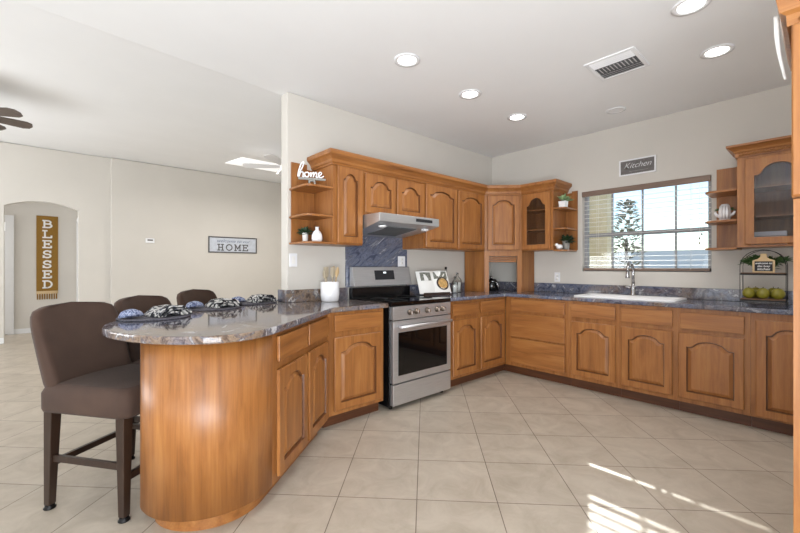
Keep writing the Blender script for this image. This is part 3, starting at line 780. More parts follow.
# ================================================================== BLIND
bl = thing('window_blind', 'white slatted blind with brown valance in the kitchen window', 'blind', (XB, WY1, 0), RB)
BW = WY1 - WY0
MB().box(.002, BW - .004, -.022, .004, 2.055, 2.113).build('valance', 'valance', bl, bev=.003)
MB().box(.015, BW - .015, .006, .05, 2.062, 2.106).build('head_rail', 'slat', bl)
zs = [1.262 + i * .0495 for i in range(16)]
for z in zs:
    y0, y1 = .002, .050
    MB().hexa([(.012, y0, z - .002), (BW - .012, y0, z - .002), (BW - .012, y1, z + .0005), (.012, y1, z + .0005)],
              [(.012, y0, z + .0008), (BW - .012, y0, z + .0008), (BW - .012, y1, z + .0033), (.012, y1, z + .0033)]).build('slat', 'slat', bl)
MB().box(.012, BW - .012, .002, .05, 1.204, 1.232).build('bottom_rail', 'valance', bl, bev=.003)
for x in (.16, BW / 2, BW - .16):
    mb = MB()
    for y in (.0, .052): mb.tube([(x, y, 1.22), (x, y, 2.07)], .0012, 5)
    mb.build('ladder_cord', 'slat', bl)
pc = MB(); pc.tube([(1.10, -.006, 2.05), (1.10, -.006, 1.52)], .0012, 5).tube([(1.118, -.006, 2.05), (1.118, -.006, 1.56)], .0012, 5); pc = pc.build('pull_cord', 'slat', bl)
for x, z in ((1.10, 1.515), (1.118, 1.555), (1.10, 1.47)):
    MB().lathe([(.003, z + .018), (.007, z), (.005, z - .006)], (x, -.006, 0), 8).build('tassel', 'valance', pc)

# ================================================================== CEILING FITTINGS
spots = [((1.969, 2.095), 'recessed ceiling light nearest the stove wall end, leftmost of its row'), ((2.772, 2.132), 'recessed ceiling light in the middle of the row along the stove wall'),
         ((3.554, 2.137), 'recessed ceiling light nearest the room corner'), ((2.786, .538), 'recessed ceiling light cut by the top edge above the vent'), ((3.518, .529), 'recessed ceiling light near the window wall, right of the vent')]
for (x, y), lab in spots:
    t = thing('recessed_light', lab, 'ceiling light', (x, y, CE), 0, 'recessed ceiling lights')
    MB().lathe([(.098, -.001), (.098, -.006), (.072, -.008), (.068, -.001)], n=32).build('trim_ring', 'white', t)
    MB().lathe([(.066, -.001), (.066, -.004), (.03, -.006), (.0, -.0065)], n=32).build('lens', 'glow', t)
    ld = bpy.data.lights.new('bulb', 'SPOT'); ld.energy = 14; ld.spot_size = math.radians(150); ld.spot_blend = .9; ld.shadow_soft_size = .07; ld.color = (1, .975, .94)
    lo = bpy.data.objects.new('bulb', ld); COL.objects.link(lo); lo.parent = t; lo.location = (0, 0, -.03)
t = thing('ceiling_speaker', 'flush white ceiling disc beyond the vent, unlit', 'ceiling fixture', (4.112, 1.392, CE))
MB().lathe([(.085, -.001), (.085, -.006), (.06, -.009), (.057, -.006)], n=32).build('rim', 'white', t)
MB().lathe([(.056, -.001), (.056, -.005), (0, -.0055)], n=32).build('disc', 'whitem', t)
v = thing('ceiling_vent', 'white rectangular air vent grille in the kitchen ceiling', 'vent', (3.195, 1.075, CE), 0)
VX, VY = .185, .17
mb = MB(); o_, i_ = 0, .03
mb.box(-VX, VX, -VY, -VY + .026, -.008, -.001).box(-VX, VX, VY - .026, VY, -.008, -.001).box(-VX, -VX + .026, -VY + .026, VY - .026, -.008, -.001).box(VX - .026, VX, -VY + .026, VY - .026, -.008, -.001)
mb.build('frame', 'white', v)
MB().box(-VX + .026, VX - .026, -VY + .026, VY - .026, -.0025, -.001).build('duct_opening', 'grille', v)
for k in range(4):
    x = -VX + .045 + k * .026
    MB().hexa([(x, -VY + .027, -.010), (x + .003, -VY + .027, -.010), (x + .003, VY - .027, -.010), (x, VY - .027, -.010)], [(x - .012, -VY + .027, -.003), (x - .009, -VY + .027, -.003), (x - .009, VY - .027, -.003), (x - .012, VY - .027, -.003)]).build('louvre', 'white', v)
for k in range(11):
    y = -VY + .045 + k * .026
    MB().hexa([(-.035, y, -.010), (.05, y, -.010), (.05, y + .003, -.010), (-.035, y + .003, -.010)], [(-.035, y + .010, -.003), (.05, y + .010, -.003), (.05, y + .013, -.003), (-.035, y + .013, -.003)]).build('louvre', 'white', v)
for k in range(3):
    x = .07 + k * .03
    MB().hexa([(x, -VY + .027, -.010), (x + .003, -VY + .027, -.010), (x + .003, VY - .027, -.010), (x, VY - .027, -.010)], [(x + .02, -VY + .027, -.003), (x + .023, -VY + .027, -.003), (x + .023, VY - .027, -.003), (x + .02, VY - .027, -.003)]).build('louvre', 'white', v)

def fan(label, loc, rot, bladem, Lb, n=5, zc=2.95, wm=1.0, tl=.22):
    f = thing('ceiling_fan', label, 'fan', loc, rot)
    MB().lathe([(.07, zc), (.07, zc - .03), (.02, zc - .06), (.016, .12), (.05, .10), (.10, .06), (.11, -.02), (.08, -.06), (.03, -.08)], n=24).build('motor', bladem if bladem == 'white' else 'iron', f)
    for k in range(n):
        a = 2 * PI * k / n
        b = MB(); P = [(.12, -.035), (.2, -.055), (Lb - .06, -.072), (Lb - .015, -.05), (Lb, 0), (Lb - .015, .05), (Lb - .06, .072), (.2, .055), (.12, .035)]
        P = [(x, y * wm) for x, y in P]; c, s = math.cos(a), math.sin(a)
        lo = [(x * c - y * s, x * s + y * c, .0 + y * tl) for x, y in P]; hi = [(q[0], q[1], q[2] + .008) for q in lo]
        b.loft([lo, hi], smooth=False); b.build('blade', bladem, f)
    return f
fan('dark-bladed ceiling fan at the left edge of the photo', (-.665, 5.44, 2.70), math.radians(12.5), 'fandark', .56, 8, zc=.245, wm=1.0, tl=-.22)
fan('white ceiling fan half hidden behind the stove wall end', (2.69, 5.48, 2.75), math.radians(3), 'white', .66, 5, zc=.20)
# skylight, set in the rising ceiling
def zv(y): return zf(y)
sx0, sx1, sy0, sy1 = 2.38, 3.40, 6.52, 7.34
mb = MB(); mb.hexa([(sx0, sy0, zv(sy0) - .012), (sx1, sy0, zv(sy0) - .012), (sx1, sy1, zv(sy1) - .012), (sx0, sy1, zv(sy1) - .012)], [(sx0, sy0, zv(sy0) - .002), (sx1, sy0, zv(sy0) - .002), (sx1, sy1, zv(sy1) - .002), (sx0, sy1, zv(sy1) - .002)])
struct(mb.build('window_2', 'skyglow'))

# ================================================================== STOOLS
def soft_box(mb, x0, x1, y0, y1, z0, z1, r=.03): mb.box(x0, x1, y0, y1, z0, z1)
st = thing('counter_stool', 'brown slipcovered counter stool nearest the camera at the peninsula end', 'stool', (.315, 2.64, 0), 0, 'stools at the bar')
mb = MB()
L_ = []
for z, ins, fr_ in ((.505, .0, 0), (.52, -.004, 0), (.60, -.004, .0), (.632, .008, 0), (.646, .03, 0)):
    L_.append(rr(-.238 + ins, .238 - ins, -.280 + ins, .268 - ins, z, .05))
mb.loft(L_); mb.build('seat', 'slip', st)
mb = MB(); rows = []
for k in range(9):
    t = k / 8; z = .585 + t * .468
    lean = -.25 - .14 * t ** 1.1; hw = .232 + .006 * t + .006 * math.sin(PI * t)
    if k == 8: hw -= .028
    if k == 7: hw -= .006
    th = .10 - .045 * t
    if k == 8: th -= .02
    front = []; back = []
    for i in range(11):
        u = -1 + 2 * i / 10; cv = .045 * u * u; topc = -.012 * u * u * t
        front.append((hw * u, lean + cv + th / 2, z + topc)); back.append((hw * u, lean + cv * .9 - th / 2, z + topc))
    rows.append(front + back[::-1])
mb.loft(rows); mb.build('backrest', 'slip', st, sub=1)
for sx in (-1, 1):
    for sy in (-1, 1):
        bx, by = .213 * sx, .233 * sy; tx, ty = .205 * sx, .225 * sy; h = .022; g_ = .026
        lg = MB().hexa([(bx - h * .8, by - h * .8, .022), (bx + h * .8, by - h * .8, .022), (bx + h * .8, by + h * .8, .022), (bx - h * .8, by + h * .8, .022)],
                  [(tx - g_, ty - g_, .504), (tx + g_, ty - g_, .504), (tx + g_, ty + g_, .504), (tx - g_, ty + g_, .504)]).build('leg', 'stoolwood', st, bev=.003)
        MB().lathe([(.026, 0), (.027, .006), (.021, .012), (.021, .0225)], (bx, by, 0), 12).build('foot_glide', 'iron', lg)
for sx in (-1, 1): MB().box(.209 * sx - .010, .209 * sx + .010, -.205, .207, .245, .278).build('stretcher', 'stoolwood', st, bev=.002)
MB().box(-.185, .185, .215, .239, .185, .22).build('stretcher', 'stoolwood', st, bev=.002)
MB().box(-.185, .185, -.238, -.216, .215, .247).build('stretcher', 'stoolwood', st, bev=.002)
def face_rot(fx, fy): return math.atan2(fy, fx) - PI / 2
st.rotation_euler.z = face_rot(.58, -.814)
dup(st, (.707, 2.995, 0), face_rot(.62, -.785), 'brown slipcovered counter stool, second along the bar from the camera')
dup(st, (1.19, 3.54, 0), face_rot(.60, -.80), 'brown slipcovered counter stool farthest along the bar, near the wall end')

# ================================================================== BAR PLACE SETTINGS
sets = [((.489, 2.793), 'nearest the rounded end of the bar', 0.35), ((.918, 3.105), 'on the middle place mat of the bar', .5), ((1.31, 3.33), 'next to the wall end', .55)]
for (x, y), where, rot in sets:
    t = tag(MB().lathe([(.0, .0), (.188, .0), (.197, .004), (.194, .009), (.182, .0105), (.174, .007), (.0, .007)], n=40).build('placemat', 'rattan'), 'round beaded placemat ' + where, 'placemat', 'placemats on the bar')
    t.location = (x, y, TOP + .0008)
    # patterned napkin folded into layered arches, opening towards the camera
    vd = math.atan2(y, x)             # heading away from the camera
    ax = Vector((math.cos(vd + .5), math.sin(vd + .5))); sd = Vector((ax.y, -ax.x))
    n = thing('napkin', 'black and white patterned napkin folded in arches ' + where, 'napkin', (x + sd.x * .055 - ax.x * .04, y + sd.y * .055 - ax.y * .04, TOP + .0122), vd + .5 - PI / 2, 'patterned napkins')
    for j, (rx, rz) in enumerate(((.104, .064), (.080, .045), (.055, .027))):
        mb = MB(); rows = []
        for q in range(6):
            yy = -.085 + q * .034 + .006 * j; k = 1 - .10 * (q / 5) + .03 * math.sin(q * 2 + j)
            o_ = []; i_ = []
            for p in range(15):
                a = PI * p / 14; wv = 1 + .05 * math.sin(p * 1.7 + q + j)
                o_.append((rx * math.cos(a) * k * wv, yy, rz * math.sin(a) * k * wv)); i_.append(((rx - .011) * math.cos(a) * k * wv, yy, max(0, (rz - .010) * math.sin(a) * k * wv)))
            rows.append(o_ + i_[::-1])
        mb.loft(rows); mb.build('fold', 'zebra', n)
    c2 = (x - sd.x * .125 + ax.x * .02, y - sd.y * .125 + ax.y * .02)
    mb = MB(); rows = []
    for q in range(9):
        u = -1 + 2 * q / 8; k = math.sqrt(max(.04, 1 - u * u * .9))
        rows.append([(u * .062, .05 * k * math.cos(2 * PI * p / 14), .024 * k + .024 * k * math.sin(2 * PI * p / 14) * (1 + .12 * math.sin(3 * p + q))) for p in range(14)])
    mb.loft(rows)
    b = tag(mb.build('napkin', 'bluecloth'), 'rolled blue napkin ' + where, 'napkin', 'blue rolled napkins')
    b.location = (c2[0], c2[1], TOP + .0145); b.rotation_euler.z = vd + .5 - PI / 2

# ================================================================== COUNTER OBJECTS
# utensil crock
ck = thing('utensil_crock', 'white ceramic crock of wooden utensils left of the range', 'crock', (1.885, 3.02, TOP + .001))
MB().lathe([(.070, 0), (.077, .008), (.084, .06), (.084, .175), (.080, .178), (.076, .17), (.072, .02), (.0, .015)], n=28).build('pot', 'white', ck)
for i, (dx, dy, lean, ln, kind) in enumerate(((-.02, .0, -.16, .27, 's'), (-.012, .02, -.06, .29, 'p'), (.012, -.01, .05, .29, 'p'), (.02, .02, .12, .30, 's'), (.012, -.025, .2, .29, 's'))):
    u = thing('wooden_utensil', ['thin pale stick leaning left in the white crock', 'pale slotted spatula in the white crock', 'flat pale turner in the middle of the white crock', 'wooden spoon leaning right in the white crock', 'beech spatula rightmost in the white crock'][i], 'utensil', (ck.location.x + dx, ck.location.y + dy, TOP + .02), 0, 'utensils in the crock')
    tip = Vector((lean * ln, .0, ln)); 
    MB().tube([(0, 0, 0), tuple(tip * .7)], .005, 8).build('handle', 'beech' if i > 2 else 'birch', u)
    d = tip.normalized(); sdv = Vector((d.z, 0, -d.x))
    hw = .026 if kind == 'p' else .021
    mb = MB(); rows = []
    for q in range(7):
        tt = .68 + .32 * q / 6; wv = hw * math.sin(PI * (.12 + .80 * q / 6)) if kind == 's' else hw * (.6 + .4 * min(1, q / 2))
        p = tip * tt; rows.append([tuple(p + sdv * wv), tuple(p + Vector((0, .004, 0))), tuple(p - sdv * wv), tuple(p - Vector((0, .004, 0)))])
    mb.loft(rows, smooth=False); mb.build('head', 'beech' if i > 2 else 'birch', u)

# cookbook on a stand
cb = thing('cookbook_stand', 'small dark stand holding the open cookbook beside the range', 'stand', (3.17, 2.93, TOP + .001), math.radians(-14))
MB().box(-.17, .17, -.055, -.03, 0, .012).box(-.17, .17, -.062, -.056, 0, .03).build('ledge', 'pan', cb)
MB().hexa([(-.12, -.028, .012), (.12, -.028, .012), (.12, -.020, .012), (-.12, -.020, .012)], [(-.12, .065, .235), (.12, .065, .235), (.12, .073, .235), (-.12, .073, .235)]).build('back_rest', 'pan', cb)
MB().hexa([(-.02, .10, 0), (.02, .10, 0), (.02, .11, 0), (-.02, .11, 0)], [(-.02, .062, .2), (.02, .062, .2), (.02, .070, .2), (-.02, .070, .2)]).build('prop_leg', 'pan', cb)
bk = thing('cookbook', 'open cookbook showing a pie photo, propped on its stand', 'book', (3.17, 2.93, TOP + .014), math.radians(-14))
tl = math.atan2(.093, .223)
def bp(u, v, h): # u across, v up the page, h off the page towards the reader
    return (u, -.032 + v * math.sin(tl) - h * math.cos(tl), v * math.cos(tl) + h * math.sin(tl) + .001)
BH = .262
for s in (-1, 1):
    lo = []; up = []
    for i in range(9):
        u = s * .205 * i / 8; h = .004 + .018 * math.sin(PI * min(1, i / 8 * .9 + .05)) 
        lo.append((u, h)); up.append((u, .0))
    mb = MB()
    mb.loft([[bp(u, 0, h) for u, h in lo + up[::-1]], [bp(u, BH, h) for u, h in lo + up[::-1]]], smooth=False)
    pg = mb.build('page_block', 'paper', bk)
    def patch(u0, u1, v0, v1, mat, nm, ell=False):
        mb = MB()
        def hh(u): return .0052 + .018 * math.sin(PI * min(1, abs(u) / .205 * .9 + .05))
        if ell:
            P = [((u0 + u1) / 2 + (u1 - u0) / 2 * math.cos(2 * PI * k / 24), (v0 + v1) / 2 + (v1 - v0) / 2 * math.sin(2 * PI * k / 24)) for k in range(24)]
        else:
            P = [(u0 + (u1 - u0) * k / 6, v0) for k in range(7)] + [(u1 + (u0 - u1) * k / 6, v1) for k in range(7)]
        e = ell if ell else 0
        mb.loft([[bp(u, v, hh(u) - .004) for u, v in P], [bp(u, v, hh(u) + .0008 + e) for u, v in P]], smooth=False)
        return mb.build(nm, mat, pg)
    if s < 0: patch(-.165, -.03, .15, .245, 'photo', 'food_photo')
    else:
        patch(.012, .185, .17, .255, 'photo', 'food_photo'); patch(.03, .19, .035, .19, 'pan', 'pie_dish_photo', .001); patch(.05, .17, .055, .17, 'food', 'pie_crust_photo', .002)
# glass bottles right of the book
for i, (x, y, h, r, lab, tint) in enumerate(((3.50, 3.05, .31, .026, 'slim clear oil bottle with dark stopper behind the cookbook', 'oil'), (3.57, 2.97, .20, .036, 'short clear glass jar right of the cookbook', None), (3.70, 3.04, .24, .052, 'wide clear glass bottle nearest the appliance nook', None))):
    b = thing('glass_bottle', lab, 'bottle', (x, y, TOP + .001), 0, 'bottles by the cookbook')
    MB().lathe([(r * .9, 0), (r, .006), (r, h * .6), (r * .85, h * .68), (.014, h * .8), (.013, h * .93), (.016, h * .94), (.016, h * .97)], n=24).build('glass_body', 'glass', b)
    if tint: MB().lathe([(0, .004), (r * .93, .006), (r * .93, h * .35), (0, h * .35)], n=20).build('oil', tint, b)
    else: MB().lathe([(0, .004), (r * .93, .006), (r * .93, h * .5), (0, h * .5)], n=20).build('contents', 'whitem', b)
    MB().lathe([(.0095, h * .9), (.0095, h * .972), (.013, h * .975), (.012, h), (0, h)], n=14).build('stopper', 'iron' if i == 0 else 'frosty', b)

# black coffee appliance in the corner nook
ap = thing('coffee_maker', 'small black appliance with chrome arcs inside the corner nook', 'appliance', (4.24, 2.92, TOP + .001), -PI / 4)
MB().lathe([(.085, 0), (.092, .01), (.094, .08), (.085, .12), (.06, .15), (.0, .155)], n=26).build('body', 'black', ap)
MB().lathe([(.02, .155), (.016, .17), (.022, .185), (.0, .195)], n=16).build('lid_knob', 'chrome', ap)
for s in (-1, 1):
    MB().tube([(s * .03, -.098, .12), (s * .055, -.105, .10), (s * .072, -.10, .06), (s * .075, -.095, .02)], .010, 8).build('chrome_arc', 'chrome', ap)
MB().tube([(-.045, -.09, .132), (0, -.098, .125), (.045, -.09, .132)], .009, 8).build('handle', 'chrome', ap)

# tiered stand
ts = thing('tiered_stand', 'arched black wire two-tier tray stand at the right end of the counter', 'stand', (4.37, .357, TOP + .001), RB)
SW, SD = .137, .085
for y in (-SD, SD):
    mb = MB()
    pts = [(-SW, y, 0), (-SW, y, .30)] + [(-SW * math.cos(PI * k / 12), y, .32 + .13 * math.sin(PI * k / 12)) for k in range(13)] + [(SW, y, .30), (SW, y, 0)]
    mb.tube(pts, .0024, 6); mb.build('wire_arch', 'iron', ts)
for z in (.035, .25):
    t_ = MB().box(-SW + .004, SW - .004, -SD + .004, SD - .004, z, z + .014).build('tray', 'board', ts)
    mb = MB().box(-SW, SW, -SD - .003, -SD + .003, z - .006, z + .008).box(-SW, SW, SD - .003, SD + .003, z - .006, z + .008).box(-SW - .003, -SW + .003, -SD, SD, z - .006, z + .008).box(SW - .003, SW + .003, -SD, SD, z - .006, z + .008)
    mb.build('rim', 'iron', t_)
def at_stand(x, y): # local -> world for the stand
    return (4.37 + y, .357 - x)
first = None
for i, (x, y, s, a) in enumerate(((-.088, -.040, 1, .9), (.0, -.042, 1.02, 1.0), (.088, -.040, 1, 1.1), (-.05, .046, .95, 1.5), (.055, .046, .95, .1))):
    wx, wy = at_stand(x, y)
    lab = ['leftmost front green-yellow mango on the lower tray', 'middle front green-yellow mango on the lower tray', 'rightmost front green-yellow mango on the lower tray', 'green-yellow mango at the back left of the lower tray', 'green-yellow mango at the back right of the lower tray'][i]
    if first is None:
        m_ = thing('mango', lab, 'fruit', (0, 0, 0), 0, 'mangoes on the lower tray'); first = m_
        MB().loft([[(.0425 * math.sin(PI * j / 10) * (1 + .06 * math.cos(PI * j / 10)) * math.cos(2 * PI * k / 16) + .002 * math.sin(PI * j / 10), .041 * math.sin(PI * j / 10) * math.sin(2 * PI * k / 16), .046 - .045 * math.cos(PI * j / 10)) for k in range(16)] for j in range(1, 10)]).build('fruit_body', 'mango', m_)
        MB().tube([(0, 0, .089), (.002, 0, .098)], .003, 6).build('stalk', 'pan', m_)
    else: m_ = dup(first, (0, 0, 0), 0, lab)
    m_.location = (wx, wy, TOP + .001 + .0492); m_.rotation_euler.z = a if i > 2 else RB + (a - 1) * .2
# chalkboard sign on the upper tray
cbz = TOP + .001 + .2642
wx, wy = at_stand(0.005, -.05)
cs = thing('chalkboard_sign', 'small wood-framed chalkboard sign shaped like a cutting board on the upper tray', 'sign', (wx, wy, cbz), RB)
MB().xz([(-.068, 0), (.068, 0), (.068, .100), (.035, .112), (.02, .128), (.02, .155), (-.02, .155), (-.02, .128), (-.035, .112), (-.068, .100)], -.006, .006).build('frame', 'beech', cs, bev=.003)
pnl = MB().box(-.054, .054, -.0085, -.0062, .012, .092).build('slate', 'chalk', cs)
for k, (s_, sz) in enumerate((('welcome to', .021), ('this busy', .021), ('kitchen', .026))): text('lettering', s_, 'paper', pnl, sz, (0, -.009, .076 - k * .024), shear=.2, depth=.0012, off=.0004)
# trailing greenery behind the sign
gnd = thing('leafy_garland', 'leafy green trailing plant behind the chalkboard sign', 'plant', (at_stand(.0, .03)[0], at_stand(0, .03)[1], cbz), RB)
mb = MB(); rnd = random.Random(3)
stem = MB()
for k in range(13):
    x0 = -.10 + .0175 * k; pts = [(x0 * .4, 0, .01), (x0 * .8, rnd.uniform(-.01, .03), .09), (x0 * 1.2, rnd.uniform(-.02, .02), rnd.uniform(.09, .15) - abs(x0) * .35)]
    sp_ = spline(pts, 5); stem.tube([tuple(p) for p in sp_], .002, 5)
    for p in sp_[2:]:
        for q in range(6): mb.leaf(p, (rnd.uniform(-1, 1), rnd.uniform(-.45, .25), rnd.uniform(-.1, .9)), rnd.uniform(.038, .06), rnd.uniform(.02, .03))
mb.build('leaves', 'leaf', gnd, recalc=False); stem.build('stems', 'leafdark', gnd)
mb = MB().lathe([(.03, 0), (.036, .01), (.036, .03), (.03, .034)], n=16); mb.build('pot', 'frosty', gnd)
# books inside the right glass cabinet
for k in range(3):
    b = thing('book', ['lowest', 'middle', 'topmost'][k] + ' white book lying in the right glass-door cabinet', 'book', (4.46, .33, 1.4285 + k * .037), RB, 'white books in the glass cabinet')
    MB().box(-.105, .105, -.07, .075, .002, .034).build('pages', 'paper', b)
    MB().box(-.108, .108, -.074, -.0705, .0, .036).box(-.108, .108, -.074, .078, 0, .0018).box(-.108, .108, -.074, .078, .0342, .036).build('cover', 'white', b)

# ================================================================== SHELF ORNAMENTS
def pot_plant(label, loc, potfn, leafmat, n, ln, wd, up, seed, spread=.02, ymax=9):
    p = thing('potted_plant', label, 'plant', loc)
    potfn(p)
    mb = MB(); r = random.Random(seed)
    top = p['ztop']; del p['ztop']
    for k in range(n):
        a = r.uniform(0, 2 * PI); e = r.uniform(up[0], up[1])
        if math.cos(e) * math.sin(a) * ln > ymax: a = -a
        mb.leaf((spread * math.cos(a) * r.random(), spread * math.sin(a) * r.random(), top + r.uniform(0, .02)), (math.cos(a) * math.cos(e), math.sin(a) * math.cos(e), math.sin(e)), ln * r.uniform(.7, 1.1), wd * r.uniform(.8, 1.2), .25)
    mb.build('foliage', leafmat, p, recalc=False); return p
def cube_pot(p):
    mb = MB(); mb.loft([rr(-.036, .036, -.036, .036, 0, .006, 3), rr(-.042, .042, -.042, .042, .072, .006, 3), rr(-.037, .037, -.037, .037, .072, .005, 3), rr(-.036, .036, -.036, .036, .06, .005, 3)], smooth=False)
    mb.build('pot', 'white', p); p['ztop'] = .06
def round_pot(mat, r, h):
    def f(p):
        MB().lathe([(r * .75, 0), (r * .8, .004), (r, h * .9), (r, h), (r * .9, h), (r * .88, h * .85), (0, h * .84)], n=20).build('pot', mat, p); p['ztop'] = h * .85
    return f
pot_plant('pale succulent in a square white pot on the top shelf left of the window', (4.37, 2.035, 1.9245), cube_pot, 'leafpale', 46, .115, .034, (.3, 1.45), 1, ymax=.05)
pot_plant('bushy dark plant in a grey pot on the bottom shelf left of the window', (4.44, 2.035, 1.4445), round_pot('frosty', .042, .105), 'leafdark', 90, .10, .036, (.0, 1.4), 2, .03, ymax=.04)
pot_plant('tiny green plant in a cream pot beside the white bottle vase', (1.665, 3.07, 1.4585), round_pot('whitem', .026, .085), 'leafdark', 60, .075, .030, (.1, 1.5), 3, .02)
vs = MB().lathe([(.030, 0), (.036, .004), (.042, .03), (.040, .06), (.030, .088), (.014, .104), (.0125, .125), (.017, .132), (.014, .132), (.010, .122), (.010, .10)], n=26, sx=1.12)
vs = tag(vs.build('vase', 'white'), 'white bottle-shaped vase on the bottom shelf beside the tiny plant', 'vase'); vs.location = (1.715, 2.955, 1.4585)
# white bird figurine at the front of the lower shelf
fg = thing('bird_figurine', 'round white bird figurine in front of the grey pot', 'figurine', (4.33, 2.062, 1.444), -PI / 2)
mb = MB(); mb.ball((0, 0, .030), .036, .042, .030); mb.build('body', 'white', fg)
mb = MB(); mb.ball((-.012, -.038, .052), .019, .019, .019); hdb = mb.build('head', 'white', fg)
MB().lathe([(.006, 0), (.0, .016)], (0, 0, 0), 8, 'x').build('beak', 'beech', hdb).location = (-.034, -.044, .052)
bpy.data.objects[hdb.children[0].name].rotation_euler = (0, 0, PI)
MB().hexa([(-.012, .034, .03), (.012, .034, .03), (.012, .04, .035), (-.012, .04, .035)], [(-.008, .06, .05), (.008, .06, .05), (.008, .064, .055), (-.008, .064, .055)]).build('tail', 'white', fg)
# hand-shaped white planter
hp = thing('hand_planter', 'white planter shaped like cupped hands on the middle shelf right of the window', 'planter', (4.45, .615, 1.651), RB)
mb = MB(); mb.lathe([(.032, 0), (.038, .006), (.044, .05), (.044, .095), (.036, .135), (.024, .152), (.018, .146), (.0, .135)], n=22, sy=.75); mb.build('body', 'white', hp)
for s in (-1, 1):
    MB().tube([(s * .036, 0, .045), (s * .058, -.005, .06), (s * .070, -.008, .085)], [.014, .013, .008], 10).build('thumb', 'white', hp)
for k, x in enumerate((-.022, 0.0, .022)):
    MB().tube([(x, -.036, .02), (x * 1.05, -.041, .07), (x * .85, -.028, .135)], [.010, .011, .008], 8).build('finger', 'white', hp)
mb = MB(); r = random.Random(9)
for k in range(26):
    s = -1 if k % 2 else 1
    mb.leaf((s * .03, .02, .10), (s * r.uniform(.5, 1), r.uniform(-.6, .3), r.uniform(0, .9)), r.uniform(.035, .055), .018)
mb.build('foliage', 'leaf', hp, recalc=False)
# script sign on the top left shelf
hs = thing('script_sign', 'white cut-out script sign reading home on the top end shelf', 'sign', (1.66, 2.94, 1.9305), math.radians(-24))
mb = MB()
scr = [  # h o m e
    [(-.112, .075), (-.106, .12), (-.086, .185), (-.066, .20), (-.074, .165), (-.098, .11), (-.104, .075), (-.092, .108), (-.076, .118), (-.07, .10), (-.074, .08), (-.062, .078)],
    [(-.038, .116), (-.056, .11), (-.056, .084), (-.04, .076), (-.026, .09), (-.028, .11), (-.04, .118), (-.02, .108), (-.008, .115)],
    [(-.008, .115), (-.012, .078), (-.004, .102), (.01, .118), (.014, .104), (.008, .078), (.016, .102), (.03, .12), (.036, .106), (.03, .082), (.042, .078)],
    [(.042, .078), (.062, .096), (.074, .112), (.066, .124), (.052, .112), (.054, .086), (.07, .078), (.092, .092)]]
for L_ in scr: mb.tube([(p.x * 1.05, 0, p.z) for p in spline([(x, 0, z) for x, z in L_], 6)], .0062, 7)
mb.build('lettering', 'white', hs)
MB().box(-.115, .112, -.010, .010, .052, .071).build('base_bar', 'frosty', hs, bev=.003)
mb = MB(); mb.tube([(-.022, 0, .002), (-.024, 0, .05)], .009, 8); mb.tube([tuple(p) for p in spline([(-.018, 0, .046), (.014, 0, .046), (.022, 0, .024), (.018, 0, .004)], 6)], .009, 8)
mb.build('stand', 'frosty', hs)

# ================================================================== WALL THINGS
def sign(name, label, loc, rot, w, h, board, frame, fw=.02, d=.018, cat='sign'):
    s = thing(name, label, cat, loc, rot)
    b = MB().box(-w / 2 + fw, w / 2 - fw, -d * .6, -.002, -h / 2 + fw, h / 2 - fw).build('board', board, s)
    mb = MB(); mb.box(-w / 2, w / 2, -d, -.001, h / 2 - fw, h / 2).box(-w / 2, w / 2, -d, -.001, -h / 2, -h / 2 + fw).box(-w / 2, -w / 2 + fw, -d, -.001, -h / 2 + fw, h / 2 - fw).box(w / 2 - fw, w / 2, -d, -.001, -h / 2 + fw, h / 2 - fw)
    mb.build('frame', frame, s); return s, b
s, b = sign('framed_sign', 'small grey framed sign with white script above the kitchen window', (XB, 1.354, 2.31), RB, .345, .17, 'signgrey', 'white', .014)
text('lettering', 'Kitchen', 'white', b, .082, (0, -.0125, .016), shear=.4, depth=.002, off=-.0012)
MB().box(-.075, .10, -.0135, -.0115, -.046, -.042).build('rule', 'frosty', b)
s, b = sign('framed_sign', 'wide framed sign reading HOME in grey letters on the far wall', (3.06, FY - .09, 1.726), 0, 1.05, .352, 'signblue', 'signdark', .025)
mb = MB()
for k, ch in enumerate('HOME'): slab(mb, ch, -.335 + k * .178, -.118, .125 if ch != 'M' else .13, .125, .022, -.0135, -.0105)
mb.build('lettering', 'signdark', b)
text('script_line', 'welcome to our', 'signink', b, .095, (-.0, -.0115, .082), shear=.3, depth=.002, wide=1.15)
bn = thing('hanging_banner', 'mustard burlap banner reading BLESSED in the arched hall', 'banner', (.0, 10.1, 0), 0)
BZ0, BZ1 = .62, 2.22; bw = .155
bx = -.012
bo = MB().box(bx - bw, bx + bw, -.012, -.002, BZ0 + .16, BZ1).build('cloth', 'gold', bn)
for k, ch in enumerate('BLESSED'):
    mb = MB(); slab(mb, ch, bx - .064, BZ1 - .22 - k * .193, .13, .13, .027, -.016, -.0125)
    mb.build('letter', 'whitem', bo)
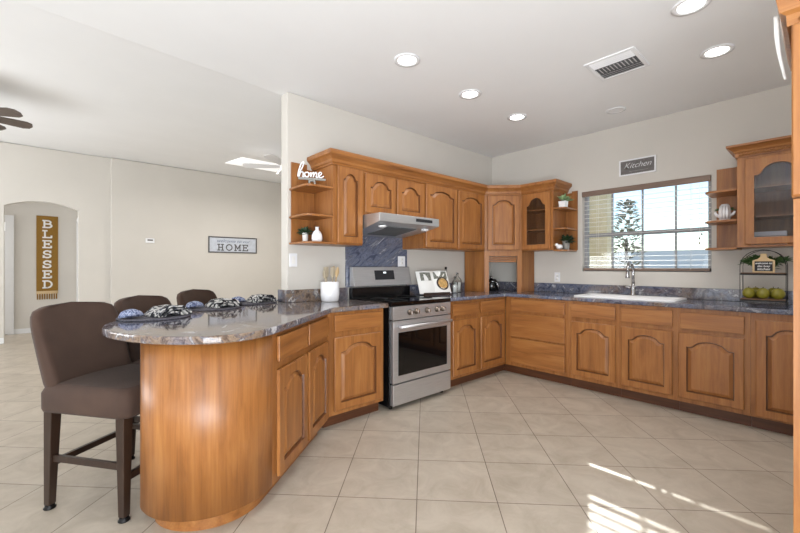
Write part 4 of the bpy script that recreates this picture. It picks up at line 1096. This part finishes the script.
mb = MB().box(bx - bw, bx + bw, -.012, -.003, BZ0 + .105, BZ0 + .158); mb.build('lace_band', 'beech', bn)
mb = MB()
for k in range(9): mb.box(bx - bw + .006 + k * .034, bx - bw + .026 + k * .034, -.010, -.004, BZ0, BZ0 + .105)
mb.build('fringe', 'gold', bn)
t = thing('thermostat', 'small white thermostat on the far living room wall', 'thermostat', (1.475, FY - .09, 1.755), 0)
MB().box(-.075, .075, -.026, -.001, -.045, .045).build('case', 'white', t, bev=.006)
MB().box(-.045, .045, -.028, -.0265, -.005, .025).build('screen', 'signgrey', t)
def plate(label, loc, rot, w, h, switch=False):
    p = thing('switch_plate' if switch else 'outlet_plate', label, 'switch' if switch else 'outlet', loc, rot)
    MB().box(-w / 2, w / 2, -.007, -.001, -h / 2, h / 2).build('cover', 'white', p, bev=.002)
    if switch: MB().box(-.016, .016, -.011, -.0072, -.033, .033).build('rocker', 'whitem', p, bev=.002)
    else:
        for z in (-.02, .02): MB().lathe([(.015, -.0072), (.015, -.009), (.0, -.009)], (0, 0, z), 16, 'y').build('socket', 'whitem', p)
plate('white rocker switch plate near the wall end under the open shelf', (1.60, YA, 1.307), 0, .076, .118, True)
plate('white outlet plate on the blue granite behind the range', (2.88, YA - .0145, 1.305), 0, .105, .115)
plate('white outlet plate on the window wall beside the appliance nook', (XB, 2.225, 1.12), RB, .07, .115)

# outdoor shrub beyond the window
sh = thing('desert_shrub', 'grey-green columnar shrub outside the kitchen window', 'shrub', (8.6, 2.72, -.2))
mb = MB(); r = random.Random(5)
for k in range(1100):
    a = r.uniform(0, 2 * PI); z = r.uniform(.3, 2.75); q = .25 * (1 - ((z - 1.2) / 1.7) ** 2) + .05
    mb.leaf((q * r.uniform(.5, 1) * math.cos(a), q * r.uniform(.5, 1) * math.sin(a), z), (math.cos(a), math.sin(a), r.uniform(.2, 1)), .13, .06)
mb.build('foliage', 'shrub', sh, recalc=False)
MB().tube([(0, 0, 0), (0, 0, 2.0)], [.06, .03], 8).build('trunk', 'pan', sh)
